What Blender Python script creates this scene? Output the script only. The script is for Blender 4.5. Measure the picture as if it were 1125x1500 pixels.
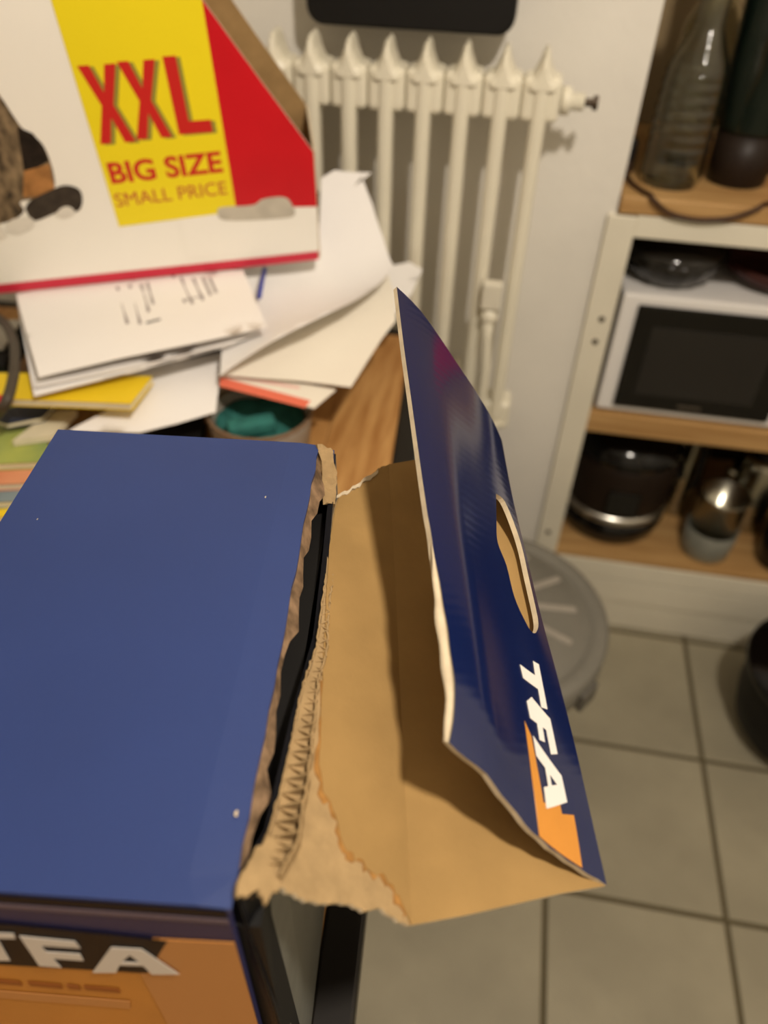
import bpy, bmesh, math, random
from mathutils import Vector, Matrix, geometry, noise
random.seed(7)
for o in list(bpy.data.objects):
    bpy.data.objects.remove(o)
scene = bpy.context.scene
COL = scene.collection

# ---------------------------------------------------------------- camera, world, light, exposure
def add_camera():
    pitch, roll, yaw = math.radians(42), math.radians(2.0), math.radians(8.5)
    fw = Vector((-math.sin(yaw)*math.cos(pitch), math.cos(yaw)*math.cos(pitch), -math.sin(pitch)))
    r0 = Vector((math.cos(yaw), math.sin(yaw), 0)); u0 = r0.cross(fw)
    r = math.cos(roll)*r0 + math.sin(roll)*u0
    u = -math.sin(roll)*r0 + math.cos(roll)*u0
    cd = bpy.data.cameras.new('camera')
    cd.sensor_fit = 'VERTICAL'; cd.sensor_height = 24.0; cd.sensor_width = 18.0
    cd.lens = 24.0*1126/1500
    cd.clip_start = 0.02; cd.clip_end = 50
    cd.dof.use_dof = True; cd.dof.focus_distance = 0.46; cd.dof.aperture_fstop = 2.7
    co = bpy.data.objects.new('camera', cd); COL.objects.link(co)
    m = Matrix((r, u, -fw)).transposed().to_4x4(); m.translation = Vector((0, 0, 1.35))
    co.matrix_world = m
    scene.camera = co
add_camera()
LAMP = Vector((0.36, 0.03, 2.20))
LAMP_POWER = 66.0
LAMP_COLOUR = (1.0, 0.905, 0.785)
w = bpy.data.worlds.new('room_world'); scene.world = w; w.use_nodes = True
w.node_tree.nodes['Background'].inputs[0].default_value = (0.9, 0.8, 0.65, 1)
w.node_tree.nodes['Background'].inputs[1].default_value = 0.03
vs = scene.view_settings
vs.view_transform = 'Standard'; vs.look = 'None'; vs.gamma = 1.0; vs.use_curve_mapping = False
vs.exposure = 0.0

# measured outlines in metres (world or panel coordinates)
D = {'A': [(-0.0666, 0.1071, 1.0526), (-0.0012, 0.1282, 0.9978), (-0.0596, 0.4117, 1.0199), (-0.0879, 0.364, 1.0215)],
 'A_liner': [(0.284, 0.404), (0.318, 0.313), (0.347, 0.232), (0.39, 0.177), (0.472, 0.156), (0.528, 0.124), (0.566, 0.098), (0.636, 0.078), (0.727, 0.071),
             (0.818, 0.061), (0.908, 0.044), (0.959, 0.022), (1.0, 0.001), (1.04, 0.3), (1.019, 0.631), (1.0, 0.998), (0.818, 1.004), (0.628, 0.994), (0.387, 0.986),
             (0.099, 1.007), (0.071, 0.959), (0.112, 0.794), (0.172, 0.675), (0.236, 0.524)],
 'A_out': [(0.214, 0.021), (0.369, 0.01), (0.448, 0.007), (0.564, 0.014), (0.73, 0.009), (0.816, 0.015), (0.903, 0.006), (1.0, -0.001), (1.04, 0.3), (1.019, 0.631),
           (1.0, 1.0), (0.818, 1.009), (0.627, 0.999), (0.383, 0.992), (0.077, 1.019), (0.043, 0.978), (0.092, 0.809), (0.155, 0.687), (0.191, 0.543), (0.192, 0.488),
           (0.169, 0.428), (0.139, 0.403), (0.142, 0.31), (0.131, 0.212), (0.13, 0.137), (0.111, 0.09)],
 'B': [(-0.0012, 0.1282, 0.9978), (0.0866, 0.1677, 0.9819), (0.0155, 0.4441, 1.0282), (-0.0596, 0.4117, 1.0199)],
 'S': {'big_sheet': [(-0.2656, 1.0759, 0.988), (-0.2481, 1.0844, 0.994), (-0.1962, 1.0879, 1.006), (-0.2204, 1.0756, 0.98), (-0.2094, 1.0843, 0.95),
                     (-0.1907, 1.0647, 0.932), (-0.168, 1.0322, 0.913), (-0.1475, 0.9917, 0.903), (-0.1565, 0.9574, 0.9), (-0.186, 0.8772, 0.897), (-0.2174, 0.824, 0.89),
                     (-0.2594, 0.7876, 0.878), (-0.2952, 0.762, 0.864), (-0.3142, 0.746, 0.858), (-0.3574, 0.8991, 0.87), (-0.3522, 0.9762, 0.882),
                     (-0.2986, 0.9976, 0.894), (-0.2576, 1.0068, 0.904), (-0.2611, 1.0406, 0.925)],
       'blue_edge': [(-0.3247, 0.9363, 0.89), (-0.3173, 0.9531, 0.89), (-0.3004, 0.8712, 0.89)],
       'cable': [(-0.6548, 0.8286, 0.85), (-0.6118, 0.7908, 0.862), (-0.5704, 0.7416, 0.87), (-0.5424, 0.6961, 0.872), (-0.5273, 0.6611, 0.868), (-0.5219, 0.6326, 0.86),
                 (-0.5513, 0.6435, 0.83)],
       'corner_sheet': [(-0.1845, 1.065, 0.86), (-0.1371, 1.0861, 0.864), (-0.1148, 1.0651, 0.864), (-0.1204, 1.0157, 0.856), (-0.1264, 0.9675, 0.85),
                        (-0.1516, 0.9376, 0.844), (-0.1856, 0.9662, 0.846)],
       'cream': [(-0.5384, 0.6407, 0.797), (-0.5236, 0.7081, 0.802), (-0.4938, 0.7145, 0.802), (-0.4974, 0.6602, 0.797)],
       'device': [(-0.6904, 0.8438, 0.83), (-0.6452, 0.8698, 0.83), (-0.5793, 0.7512, 0.83), (-0.6283, 0.7405, 0.83)],
       'leaf_low': [(-0.62, 0.8377, 0.866), (-0.4636, 0.8606, 0.877), (-0.3275, 0.8801, 0.873), (-0.3104, 0.7962, 0.865), (-0.4077, 0.7224, 0.86),
                    (-0.5022, 0.6568, 0.856)],
       'leaf_mid': [(-0.6223, 0.843, 0.868), (-0.4704, 0.8769, 0.878), (-0.3132, 0.8867, 0.881), (-0.284, 0.8181, 0.875), (-0.3086, 0.7926, 0.871),
                    (-0.4069, 0.7234, 0.866), (-0.5029, 0.6644, 0.862)],
       'leaf_top': [(-0.6188, 0.839, 0.878), (-0.5483, 0.8831, 0.884), (-0.4432, 0.9088, 0.891), (-0.3404, 0.9319, 0.899), (-0.3008, 0.8568, 0.897),
                    (-0.2712, 0.8051, 0.89), (-0.3363, 0.7662, 0.885), (-0.4199, 0.7203, 0.878), (-0.4993, 0.6709, 0.872)],
       'low_sheet': [(-0.4723, 0.6557, 0.812), (-0.4387, 0.6964, 0.82), (-0.4417, 0.7663, 0.829), (-0.3394, 0.8327, 0.833), (-0.3152, 0.7198, 0.818),
                     (-0.354, 0.6944, 0.814), (-0.3921, 0.6726, 0.81)],
       'mag_bluegrey': [(-0.5846, 0.5904, 0.77), (-0.486, 0.6107, 0.77), (-0.4709, 0.5819, 0.77), (-0.563, 0.556, 0.77)],
       'mag_green': [(-0.6118, 0.6459, 0.79), (-0.51, 0.6673, 0.79), (-0.4871, 0.6236, 0.79), (-0.5809, 0.5964, 0.79)],
       'mag_peach': [(-0.5941, 0.6117, 0.78), (-0.4945, 0.6324, 0.78), (-0.4776, 0.6002, 0.78), (-0.5704, 0.5737, 0.78)],
       'mag_yel2': [(-0.5781, 0.5741, 0.76), (-0.4801, 0.5941, 0.76), (-0.4666, 0.5683, 0.76), (-0.5585, 0.5427, 0.76)],
       'navy': [(-0.5847, 0.6686, 0.806), (-0.5641, 0.695, 0.807), (-0.519, 0.7106, 0.807), (-0.5203, 0.6822, 0.806), (-0.5539, 0.6609, 0.806)],
       'print': [(-0.5032, 0.8989, 0.8815), (-0.4971, 0.9003, 0.8815), (-0.4252, 0.8043, 0.8815), (-0.4295, 0.7998, 0.8815)],
       'red': [(-0.5487, 0.6528, 0.854), (-0.5294, 0.657, 0.854), (-0.5239, 0.6385, 0.854), (-0.5328, 0.6284, 0.854)],
       'stripe': [(-0.3242, 0.7674, 0.836), (-0.2034, 0.7414, 0.836), (-0.2062, 0.7263, 0.836), (-0.3177, 0.7485, 0.836)],
       'stripe2': [(-0.3195, 0.7748, 0.837), (-0.2221, 0.7659, 0.837), (-0.2226, 0.7612, 0.837), (-0.3176, 0.7688, 0.837)],
       'stripe_sheet': [(-0.3261, 0.7782, 0.836), (-0.2594, 0.7767, 0.836), (-0.1789, 0.7691, 0.836), (-0.1961, 0.7285, 0.834), (-0.319, 0.7514, 0.834),
                        (-0.3232, 0.7645, 0.836)],
       'table_inner': [(-0.0602, 0.187, 0.75), (-0.1029, 0.7467, 0.75), (-0.1125, 0.9114, 0.75)],
       'teal': [(-0.3131, 0.7086, 0.79), (-0.3166, 0.7907, 0.79), (-0.2313, 0.793, 0.79), (-0.1906, 0.7343, 0.79), (-0.2506, 0.7811, 0.79), (-0.2513, 0.7216, 0.79)],
       'under_sheet': [(-0.1646, 1.0424, 0.87), (-0.1412, 0.9729, 0.866), (-0.1293, 0.9119, 0.86), (-0.1408, 0.869, 0.855), (-0.1605, 0.7697, 0.843),
                       (-0.185, 0.7705, 0.843), (-0.2558, 0.7661, 0.843), (-0.3196, 0.7617, 0.843), (-0.3328, 0.8321, 0.849), (-0.2618, 0.962, 0.86)],
       'yellow': [(-0.5897, 0.7039, 0.852), (-0.4962, 0.7243, 0.852), (-0.3971, 0.738, 0.852), (-0.3986, 0.6788, 0.845), (-0.4703, 0.6692, 0.845),
                  (-0.5631, 0.6551, 0.845)]},
 'carton_top': [(-0.2373, 0.0833, 1.05), (-0.0682, 0.1029, 1.05), (-0.1017, 0.3859, 1.05), (-0.2708, 0.3663, 1.05)],
 'cat_O': (-0.2443, 0.964, 0.91),
 'cat_body': [(-0.3384, 0.2667), (-0.3244, 0.2321), (-0.3184, 0.2103), (-0.313, 0.1952), (-0.2997, 0.1806), (-0.297, 0.1553), (-0.3027, 0.127), (-0.3222, 0.116),
              (-0.3466, 0.1139), (-0.3474, 0.1009), (-0.3715, 0.0898), (-0.4116, 0.0891)],
 'cat_dark1': [(-0.3188, 0.1994), (-0.305, 0.1908), (-0.2979, 0.175), (-0.298, 0.1593), (-0.3133, 0.1526), (-0.3295, 0.1499), (-0.3234, 0.1771)],
 'cat_h': (0.9496, 0.3081, 0.058),
 'cat_paws': [[(-0.314, 0.0934), (-0.303, 0.1021), (-0.2931, 0.1029), (-0.2893, 0.0946), (-0.3033, 0.0888)],
              [(-0.3747, 0.0856), (-0.3621, 0.0934), (-0.3421, 0.0933), (-0.3419, 0.0825), (-0.3615, 0.0734), (-0.3749, 0.0765)],
              [(-0.4057, 0.0841), (-0.3841, 0.0883), (-0.3773, 0.0786), (-0.3807, 0.0697), (-0.404, 0.0683)]],
 'cat_smudge': [(-0.1211, 0.08), (-0.1142, 0.0857), (-0.0763, 0.085), (-0.0627, 0.0919), (-0.0373, 0.0923), (-0.0281, 0.0824), (-0.0263, 0.0666), (-0.0533, 0.0644),
                (-0.1129, 0.0681)],
 'cat_tail': [(-0.3443, 0.105), (-0.3345, 0.1145), (-0.3073, 0.1249), (-0.2902, 0.1293), (-0.2762, 0.1238), (-0.2751, 0.1118), (-0.2814, 0.0992), (-0.2906, 0.0956),
              (-0.2947, 0.1031), (-0.3131, 0.0959), (-0.3382, 0.0885), (-0.3429, 0.0934)],
 'cat_tan': [(-0.3295, 0.1499), (-0.2993, 0.1555), (-0.3027, 0.127), (-0.3254, 0.118), (-0.3414, 0.1194)],
 'cat_up': (-0.007, -0.1639, 0.9865),
 'flap_F': [(-0.065, 0.4558, 1.129), (-0.0508, 0.4561, 1.1162), (-0.0369, 0.4546, 1.1001), (-0.0224, 0.4523, 1.0817), (-0.008, 0.4501, 1.0635), (0.0062, 0.4472, 1.0439),
            (0.0155, 0.4441, 1.0282)],
 'flap_L': [(0.0037, 0.1822, 1.0563), (0.0031, 0.2023, 1.0616), (-0.0037, 0.2301, 1.0691), (-0.013, 0.2642, 1.0781), (-0.026, 0.3101, 1.0903), (-0.0399, 0.3611, 1.1038),
            (-0.0529, 0.4088, 1.1165), (-0.065, 0.4558, 1.129)],
 'flap_N': [(0.0037, 0.1822, 1.0563), (0.0231, 0.1792, 1.0396), (0.0347, 0.175, 1.0259), (0.0504, 0.1707, 1.0094), (0.0659, 0.1686, 0.9966), (0.0866, 0.1677, 0.9819)],
 'flap_R': [(0.0866, 0.1677, 0.9819), (0.0798, 0.195, 0.9865), (0.0708, 0.2314, 0.9927), (0.0595, 0.2726, 0.9995), (0.0491, 0.3084, 1.0053), (0.0366, 0.3559, 1.0132),
            (0.0261, 0.3961, 1.02), (0.0155, 0.4441, 1.0282)],
 'front': {'A': [(0.0687, 0.0792), (0.0532, 0.0456), (0.0404, 0.0451), (0.0292, 0.0731), (0.0416, 0.0757), (0.0435, 0.0655), (0.054, 0.0668), (0.0576, 0.0769)],
           'A_hole': [(0.0521, 0.0623), (0.0469, 0.0533), (0.0442, 0.0616)],
           'F': [(0.0895, 0.0402), (0.0671, 0.0419), (0.0668, 0.0494), (0.0832, 0.0495), (0.083, 0.0564), (0.0685, 0.0563), (0.069, 0.0645), (0.0822, 0.0643),
                 (0.0813, 0.0753), (0.0911, 0.0752)],
           'T': [(0.1085, 0.0393), (0.0912, 0.0379), (0.0922, 0.0436), (0.0982, 0.0448), (0.1027, 0.0712), (0.1083, 0.0723), (0.1048, 0.0452), (0.1106, 0.0456)],
           'black_band': [(0.0949, 0.0297), (0.0546, 0.0329), (0.0279, 0.037), (0.0369, 0.0747), (0.1104, 0.0791)],
           'edge': [(0.0013, 0.0028), (-0.0041, 0.141), (-0.0023, 0.0021)],
           'light': [(0.0318, 0.0359), (0.0081, 0.0333), (-0.0008, 0.1425), (0.0468, 0.1542), (0.0467, 0.0789)],
           'line': [(0.0853, -0.001), (0.0013, 0.0028), (0.0885, 0.0089), (0.0026, 0.0122)],
           'line1': [(0.1171, 0.1005), (0.0622, 0.1028), (0.0638, 0.1104), (0.1195, 0.1081)],
           'orange_top': [(0.1104, 0.0791), (0.0481, 0.0784), (0.0315, 0.034), (0.0079, 0.0314)]},
 'hole': [(0.741, 0.723), (0.838, 0.74), (0.916, 0.708), (1.004, 0.663), (0.992, 0.594), (0.947, 0.486), (0.89, 0.438), (0.831, 0.419), (0.78, 0.432), (0.726, 0.466),
          (0.708, 0.531), (0.656, 0.568), (0.685, 0.631)],
 'ink': [(-0.4911, 0.8691, -0.4397, 0.7832, 0.0016, 0), (-0.4774, 0.8763, -0.4241, 0.7849, 0.0016, 0), (-0.4628, 0.8796, -0.424, 0.8116, 0.0016, 0),
         (-0.4567, 0.8851, -0.4255, 0.8297, 0.0016, 0), (-0.4299, 0.9079, -0.3866, 0.8385, 0.0016, 0), (-0.4164, 0.9026, -0.3762, 0.8371, 0.0016, 0),
         (-0.3994, 0.9024, -0.366, 0.8469, 0.0016, 0), (-0.3872, 0.9052, -0.3603, 0.8596, 0.0016, 0), (-0.3779, 0.9053, -0.3552, 0.8665, 0.0016, 0),
         (-0.3919, 0.8429, -0.3684, 0.8578, 0.0012, 0), (-0.4179, 0.7881, -0.4037, 0.7983, 0.002, 1)],
 'near_shred': [(0.214, 0.021), (0.143, -0.008), (0.109, 0.006), (0.058, -0.009), (0.0, 0.0), (-0.004, 0.025), (0.036, 0.064), (0.107, 0.096), (0.195, 0.083)],
 'torn_edge': [(-0.0916, 0.3903, 1.04), (-0.0859, 0.3558, 1.026), (-0.0756, 0.2918, 1.026), (-0.0683, 0.2405, 1.03), (-0.0687, 0.2166, 1.033), (-0.0636, 0.1652, 1.04),
               (-0.0617, 0.1329, 1.044), (-0.0681, 0.1094, 1.046)]}

# ---------------------------------------------------------------- materials
def lin(c):
    return tuple(((v/255)/12.92 if v/255 <= .04045 else ((v/255+.055)/1.055)**2.4) for v in c[:3]) + (1.0,)
def mat(name, rgb, rough=.6, spec=.4, var=0.0, vscale=20, bump=0.0, bscale=200, metal=0.0, trans=0.0, coat=0.0,
        rgb2=None, stretch=None, ior=1.45, wavebump=None, vdetail=4):
    m = bpy.data.materials.new(name); m.use_nodes = True
    nt = m.node_tree; b = nt.nodes['Principled BSDF']
    def sock(n, v):
        if n in b.inputs: b.inputs[n].default_value = v
    sock('Base Color', lin(rgb)); sock('Roughness', rough); sock('Specular IOR Level', spec)
    sock('Metallic', metal); sock('Transmission Weight', trans); sock('Coat Weight', coat); sock('IOR', ior)
    sock('Coat Roughness', .12)
    if var or bump or wavebump:
        tc = nt.nodes.new('ShaderNodeTexCoord'); mp = nt.nodes.new('ShaderNodeMapping')
        nt.links.new(tc.outputs['Object'], mp.inputs[0])
        if stretch: mp.inputs['Scale'].default_value = stretch
    if var:
        n = nt.nodes.new('ShaderNodeTexNoise'); n.inputs['Scale'].default_value = vscale
        n.inputs['Detail'].default_value = vdetail
        nt.links.new(mp.outputs[0], n.inputs['Vector'])
        mx = nt.nodes.new('ShaderNodeMix'); mx.data_type = 'RGBA'
        c = lin(rgb)
        mx.inputs[6].default_value = tuple(v*(1-var) for v in c[:3]) + (1,) if rgb2 is None else lin(rgb2)
        mx.inputs[7].default_value = tuple(min(1, v*(1+var)) for v in c[:3]) + (1,) if rgb2 is None else c
        rp = nt.nodes.new('ShaderNodeMapRange'); rp.inputs[1].default_value = .32; rp.inputs[2].default_value = .68
        nt.links.new(n.outputs['Fac'], rp.inputs[0]); nt.links.new(rp.outputs[0], mx.inputs[0])
        nt.links.new(mx.outputs[2], b.inputs['Base Color'])
    if bump:
        n2 = nt.nodes.new('ShaderNodeTexNoise'); n2.inputs['Scale'].default_value = bscale; n2.inputs['Detail'].default_value = 3
        nt.links.new(tc.outputs['Object'], n2.inputs['Vector'])
        bp = nt.nodes.new('ShaderNodeBump'); bp.inputs['Strength'].default_value = bump; bp.inputs['Distance'].default_value = .002
        nt.links.new(n2.outputs['Fac'], bp.inputs['Height']); nt.links.new(bp.outputs[0], b.inputs['Normal'])
    if wavebump:
        ws, st, rot = wavebump
        mp2 = nt.nodes.new('ShaderNodeMapping'); mp2.inputs['Rotation'].default_value = rot
        nt.links.new(tc.outputs['Object'], mp2.inputs[0])
        wv = nt.nodes.new('ShaderNodeTexWave'); wv.inputs['Scale'].default_value = ws
        wv.inputs['Distortion'].default_value = 1.2; wv.inputs['Detail'].default_value = 1.0
        nt.links.new(mp2.outputs[0], wv.inputs['Vector'])
        bp = nt.nodes.new('ShaderNodeBump'); bp.inputs['Strength'].default_value = st; bp.inputs['Distance'].default_value = .001
        nt.links.new(wv.outputs['Fac'], bp.inputs['Height']); nt.links.new(bp.outputs[0], b.inputs['Normal'])
    return m
M = {}
def D_(k, *a, **kw): M[k] = mat(k, *a, **kw)
D_('plaster', (222, 217, 207), .85, .2, var=.04, vscale=6, bump=.35, bscale=90)
D_('ceiling_paint', (232, 226, 214), .9, .2)
D_('cream_gloss', (222, 215, 196), .45, .4, var=.04, vscale=8)
D_('radiator_enamel', (226, 219, 198), .35, .5, var=.03, vscale=10)
D_('tile', (158, 150, 128), .42, .4, var=.10, vscale=7, bump=.08, bscale=40)
D_('grout', (100, 91, 70), .9, .1)
D_('wood', (196, 150, 92), .5, .35, var=.3, vscale=6, rgb2=(160, 110, 58), stretch=(14, 1.3, 14), vdetail=6)
D_('wood_shelf', (188, 150, 98), .5, .35, var=.25, vscale=5, rgb2=(162, 122, 74), stretch=(1.2, 12, 12), vdetail=6)
D_('black_paint', (26, 22, 18), .35, .4)
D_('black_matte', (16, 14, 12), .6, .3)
D_('black_gloss', (10, 9, 8), .12, .5)
D_('back_brown', (140, 120, 88), .7, .3, var=.1, vscale=4)
D_('shaded_inside', (22, 17, 13), .8, .2)  # shade of the unlit shelf interior put into the colour
D_('blue_print', (38, 56, 108), .42, .5, var=.06, vscale=9)
D_('blue_gloss', (14, 26, 66), .14, .6, coat=.6, wavebump=(60, .03, (0, 0, .9)), var=.05, vscale=8)
D_('kraft', (164, 132, 88), .85, .15, var=.10, vscale=60, bump=.15, bscale=300)
D_('kraft_liner', (152, 121, 74), .8, .15, var=.08, vscale=30, bump=.08, bscale=250)
D_('kraft_torn', (158, 132, 94), .95, .1, var=.12, vscale=90, bump=.4, bscale=260)
D_('kraft_pale', (204, 187, 158), .9, .1, var=.1, vscale=120)
D_('kraft_frayed', (150, 108, 58), .95, .1, var=.25, vscale=150)
D_('torn_brown', (128, 104, 80), .95, .1, var=.5, vscale=120)
D_('grey_side', (108, 108, 100), .32, .5, var=.2, vscale=9)
D_('print_black', (14, 14, 19), .5, .15)
D_('print_purple', (46, 46, 84), .45, .2)
D_('print_violet', (98, 88, 104), .45, .4)
D_('print_orange', (198, 132, 54), .4, .4, var=.08, vscale=20)
D_('print_orange_pale', (196, 136, 78), .45, .4)
D_('print_brown', (150, 84, 30), .5, .3)
D_('print_white', (222, 216, 208), .4, .4)
D_('box_white', (250, 246, 236), .4, .4, var=.02, vscale=5)
D_('print_red', (206, 22, 34), .4, .4, var=.05, vscale=12)
D_('print_crimson', (206, 48, 70), .4, .4)
D_('print_yellow', (246, 224, 34), .4, .4, var=.03, vscale=5)
D_('print_text_red', (206, 40, 36), .4, .4)
D_('print_text_rose', (196, 70, 56), .4, .4)
D_('print_shadow', (150, 142, 60), .5, .3)
D_('cat_tabby', (150, 128, 98), .6, .2, var=.6, vscale=75, rgb2=(34, 28, 22), stretch=(1, 1, .55))
D_('cat_dark', (38, 30, 24), .6, .2, var=.4, vscale=80)
D_('cat_tan', (168, 118, 68), .6, .2, var=.3, vscale=70)
D_('cat_tail', (62, 54, 46), .6, .2, var=.3, vscale=90)
D_('cat_white', (226, 220, 208), .6, .2, var=.05, vscale=60)
D_('smudge_grey', (196, 188, 172), .7, .2, var=.12, vscale=40)
D_('paper', (244, 240, 236), .75, .25, var=.02, vscale=8)
D_('paper_warm', (240, 232, 216), .75, .25, var=.02, vscale=8)
D_('ink_grey', (150, 140, 140), .8, .2)
D_('ink_dark', (84, 78, 80), .8, .2)
D_('stripe_red', (232, 118, 92), .6, .3)
D_('stripe_pink', (236, 190, 180), .6, .3)
D_('book_yellow', (238, 204, 40), .5, .35, var=.05, vscale=10)
D_('page_cream', (226, 216, 186), .8, .2, var=.06, vscale=30)
D_('navy_cover', (38, 46, 66), .4, .4, var=.3, vscale=30)
D_('green_cover', (176, 184, 92), .45, .4, var=.35, vscale=16, rgb2=(112, 140, 92))
D_('peach_cover', (222, 152, 112), .45, .4, var=.25, vscale=14, rgb2=(196, 112, 78))
D_('bluegrey_cover', (120, 134, 138), .45, .4, var=.2, vscale=14)
D_('teal_cloth', (52, 112, 104), .8, .2, var=.2, vscale=60)
D_('grey_plastic', (158, 150, 138), .4, .4, var=.04, vscale=10)
D_('bin_grey', (122, 118, 108), .42, .4, var=.05, vscale=10)
D_('bin_dark', (96, 92, 84), .45, .4)
D_('brown_rim', (120, 96, 74), .6, .3)
D_('cable_grey', (74, 66, 56), .5, .4)
D_('cable_brown', (60, 34, 14), .5, .4)
D_('silver', (190, 186, 176), .3, .5, metal=1.0)
D_('steel', (170, 166, 150), .22, .5, metal=1.0)
D_('red_plastic', (206, 20, 36), .4, .4)
D_('blue_plastic', (52, 64, 160), .5, .4)
D_('white_enamel', (226, 222, 218), .3, .5)
D_('window_grey', (34, 32, 30), .12, .5)
D_('clear_glass', (240, 242, 232), .09, .5, trans=1.0)
D_('smoke_glass', (44, 40, 34), .1, .6, trans=.45)
D_('jar_glass', (226, 226, 210), .12, .5, trans=.8)
D_('green_glass', (20, 30, 24), .12, .5, trans=.15)
D_('brown_dark', (34, 24, 17), .45, .25)
D_('maroon', (62, 30, 26), .4, .4)
D_('valve_dark', (70, 56, 40), .4, .5, metal=.4)
m = bpy.data.materials.new('lamp_glow'); m.use_nodes = True
b = m.node_tree.nodes['Principled BSDF']; b.inputs['Base Color'].default_value = (1, .9, .75, 1)
b.inputs['Emission Color'].default_value = (1, .8, .55, 1); b.inputs['Emission Strength'].default_value = 12
M['lamp_glow'] = m

# ---------------------------------------------------------------- helpers
ORG = {}
def link_mesh(name, verts, faces, mats, parent=None, midx=None, smooth=False, loc=None, recalc=True):
    verts = [Vector(v) for v in verts]
    if parent is not None: org = ORG[parent.name]
    elif loc is not None: org = Vector(loc)
    else:
        lo = [min(v[i] for v in verts) for i in range(3)]; hi = [max(v[i] for v in verts) for i in range(3)]
        org = Vector(((lo[0]+hi[0])/2, (lo[1]+hi[1])/2, lo[2]))
    me = bpy.data.meshes.new(name)
    me.from_pydata([v-org for v in verts], [], faces)
    if isinstance(mats, str): mats = [mats]
    for k in mats: me.materials.append(M[k])
    if midx: me.polygons.foreach_set('material_index', midx)
    if recalc:
        bm = bmesh.new(); bm.from_mesh(me); bmesh.ops.recalc_face_normals(bm, faces=bm.faces[:]); bm.to_mesh(me); bm.free()
    if smooth: me.polygons.foreach_set('use_smooth', [True]*len(me.polygons))
    me.update()
    o = bpy.data.objects.new(name, me); COL.objects.link(o)
    ORG[o.name] = org
    if parent is not None: o.parent = parent
    else: o.location = org
    return o
def tag(o, label=None, cat=None, group=None, kind=None):
    if label: o['label'] = label
    if cat: o['category'] = cat
    if group: o['group'] = group
    if kind: o['kind'] = kind
    return o
def thing(name, label, cat, loc, group=None, kind=None):
    o = bpy.data.objects.new(name, None); COL.objects.link(o); o.location = loc; o.empty_display_size = .05
    ORG[o.name] = Vector(loc)
    return tag(o, label, cat, group, kind)
class G:
    """collects shapes that make one mesh"""
    def __init__(s): s.v = []; s.f = []; s.m = []
    def add(s, vf, m=0):
        n = len(s.v); s.v += list(vf[0]); s.f += [tuple(i+n for i in f) for f in vf[1]]; s.m += [m]*len(vf[1]); return s
    def obj(s, name, mats, parent=None, smooth=False, loc=None):
        return link_mesh(name, s.v, s.f, mats, parent, s.m, smooth, loc)
def box(x0, x1, y0, y1, z0, z1, bev=0.0, seg=2, mtx=None):
    bm = bmesh.new(); bmesh.ops.create_cube(bm, size=1)
    for v in bm.verts:
        v.co = Vector((x0+(v.co.x+.5)*(x1-x0), y0+(v.co.y+.5)*(y1-y0), z0+(v.co.z+.5)*(z1-z0)))
    if bev: bmesh.ops.bevel(bm, geom=bm.edges[:], offset=bev, segments=seg, affect='EDGES', profile=.5)
    if mtx is not None: bmesh.ops.transform(bm, matrix=mtx, verts=bm.verts[:])
    bm.verts.index_update()
    r = ([v.co.copy() for v in bm.verts], [tuple(v.index for v in f.verts) for f in bm.faces]); bm.free(); return r
def lathe(prof, c, seg=32, sx=1, sy=1, rot=None):
    V = []; F = []; n = len(prof)
    for i in range(seg):
        a = 2*math.pi*i/seg
        for r, z in prof:
            p = Vector((r*math.cos(a)*sx, r*math.sin(a)*sy, z))
            if rot is not None: p = rot @ p
            V.append(p+Vector(c))
    for i in range(seg):
        j = (i+1) % seg
        for k in range(n-1): F.append((i*n+k, j*n+k, j*n+k+1, i*n+k+1))
    if prof[0][0] > 1e-6: F.append(tuple(i*n for i in range(seg))[::-1])
    if prof[-1][0] > 1e-6: F.append(tuple(i*n+n-1 for i in range(seg)))
    return V, F
def catmull(P, n=6):
    P = [Vector(p) for p in P]; out = []
    for i in range(len(P)-1):
        a, b, c, d = P[max(i-1, 0)], P[i], P[i+1], P[min(i+2, len(P)-1)]
        for k in range(n):
            t = k/n
            out.append(.5*((2*b)+(c-a)*t+(2*a-5*b+4*c-d)*t*t+(3*b-a-3*c+d)*t**3))
    out.append(P[-1]); return out
def tube(path, rad, seg=10):
    V = []; F = []; P = [Vector(p) for p in path]; n = len(P); up = Vector((0, 0, 1))
    for i, p in enumerate(P):
        t = (P[min(i+1, n-1)]-P[max(i-1, 0)]).normalized()
        a = t.cross(up)
        if a.length < .05: a = t.cross(Vector((1, 0, 0)))
        a.normalize(); b_ = t.cross(a)
        for k in range(seg):
            q = 2*math.pi*k/seg; V.append(p+rad*(math.cos(q)*a+math.sin(q)*b_))
    for i in range(n-1):
        for k in range(seg):
            l = (k+1) % seg; F.append((i*seg+k, i*seg+l, (i+1)*seg+l, (i+1)*seg+k))
    F.append(tuple(range(seg))[::-1]); F.append(tuple((n-1)*seg+k for k in range(seg)))
    return V, F
def inside(p, poly):
    x, y = p; r = False; n = len(poly)
    for i in range(n):
        x1, y1 = poly[i][:2]; x2, y2 = poly[(i+1) % n][:2]
        if (y1 > y) != (y2 > y) and x < (x2-x1)*(y-y1)/(y2-y1)+x1: r = not r
    return r
def ragged(poly, step, amp, only=None):
    """subdivide an outline and roughen it like a tear; only(p) picks where"""
    out = []
    n = len(poly)
    for i in range(n):
        a = Vector(poly[i][:2]); b_ = Vector(poly[(i+1) % n][:2]); L = (b_-a).length; k = max(1, int(L/step))
        nn = Vector((-(b_-a).y, (b_-a).x)).normalized() if L > 0 else Vector((0, 0))
        for j in range(k):
            p = a.lerp(b_, j/k)
            if only is None or only(p): p = p+nn*random.uniform(-amp, amp)
            out.append((p.x, p.y))
    return out
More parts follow.
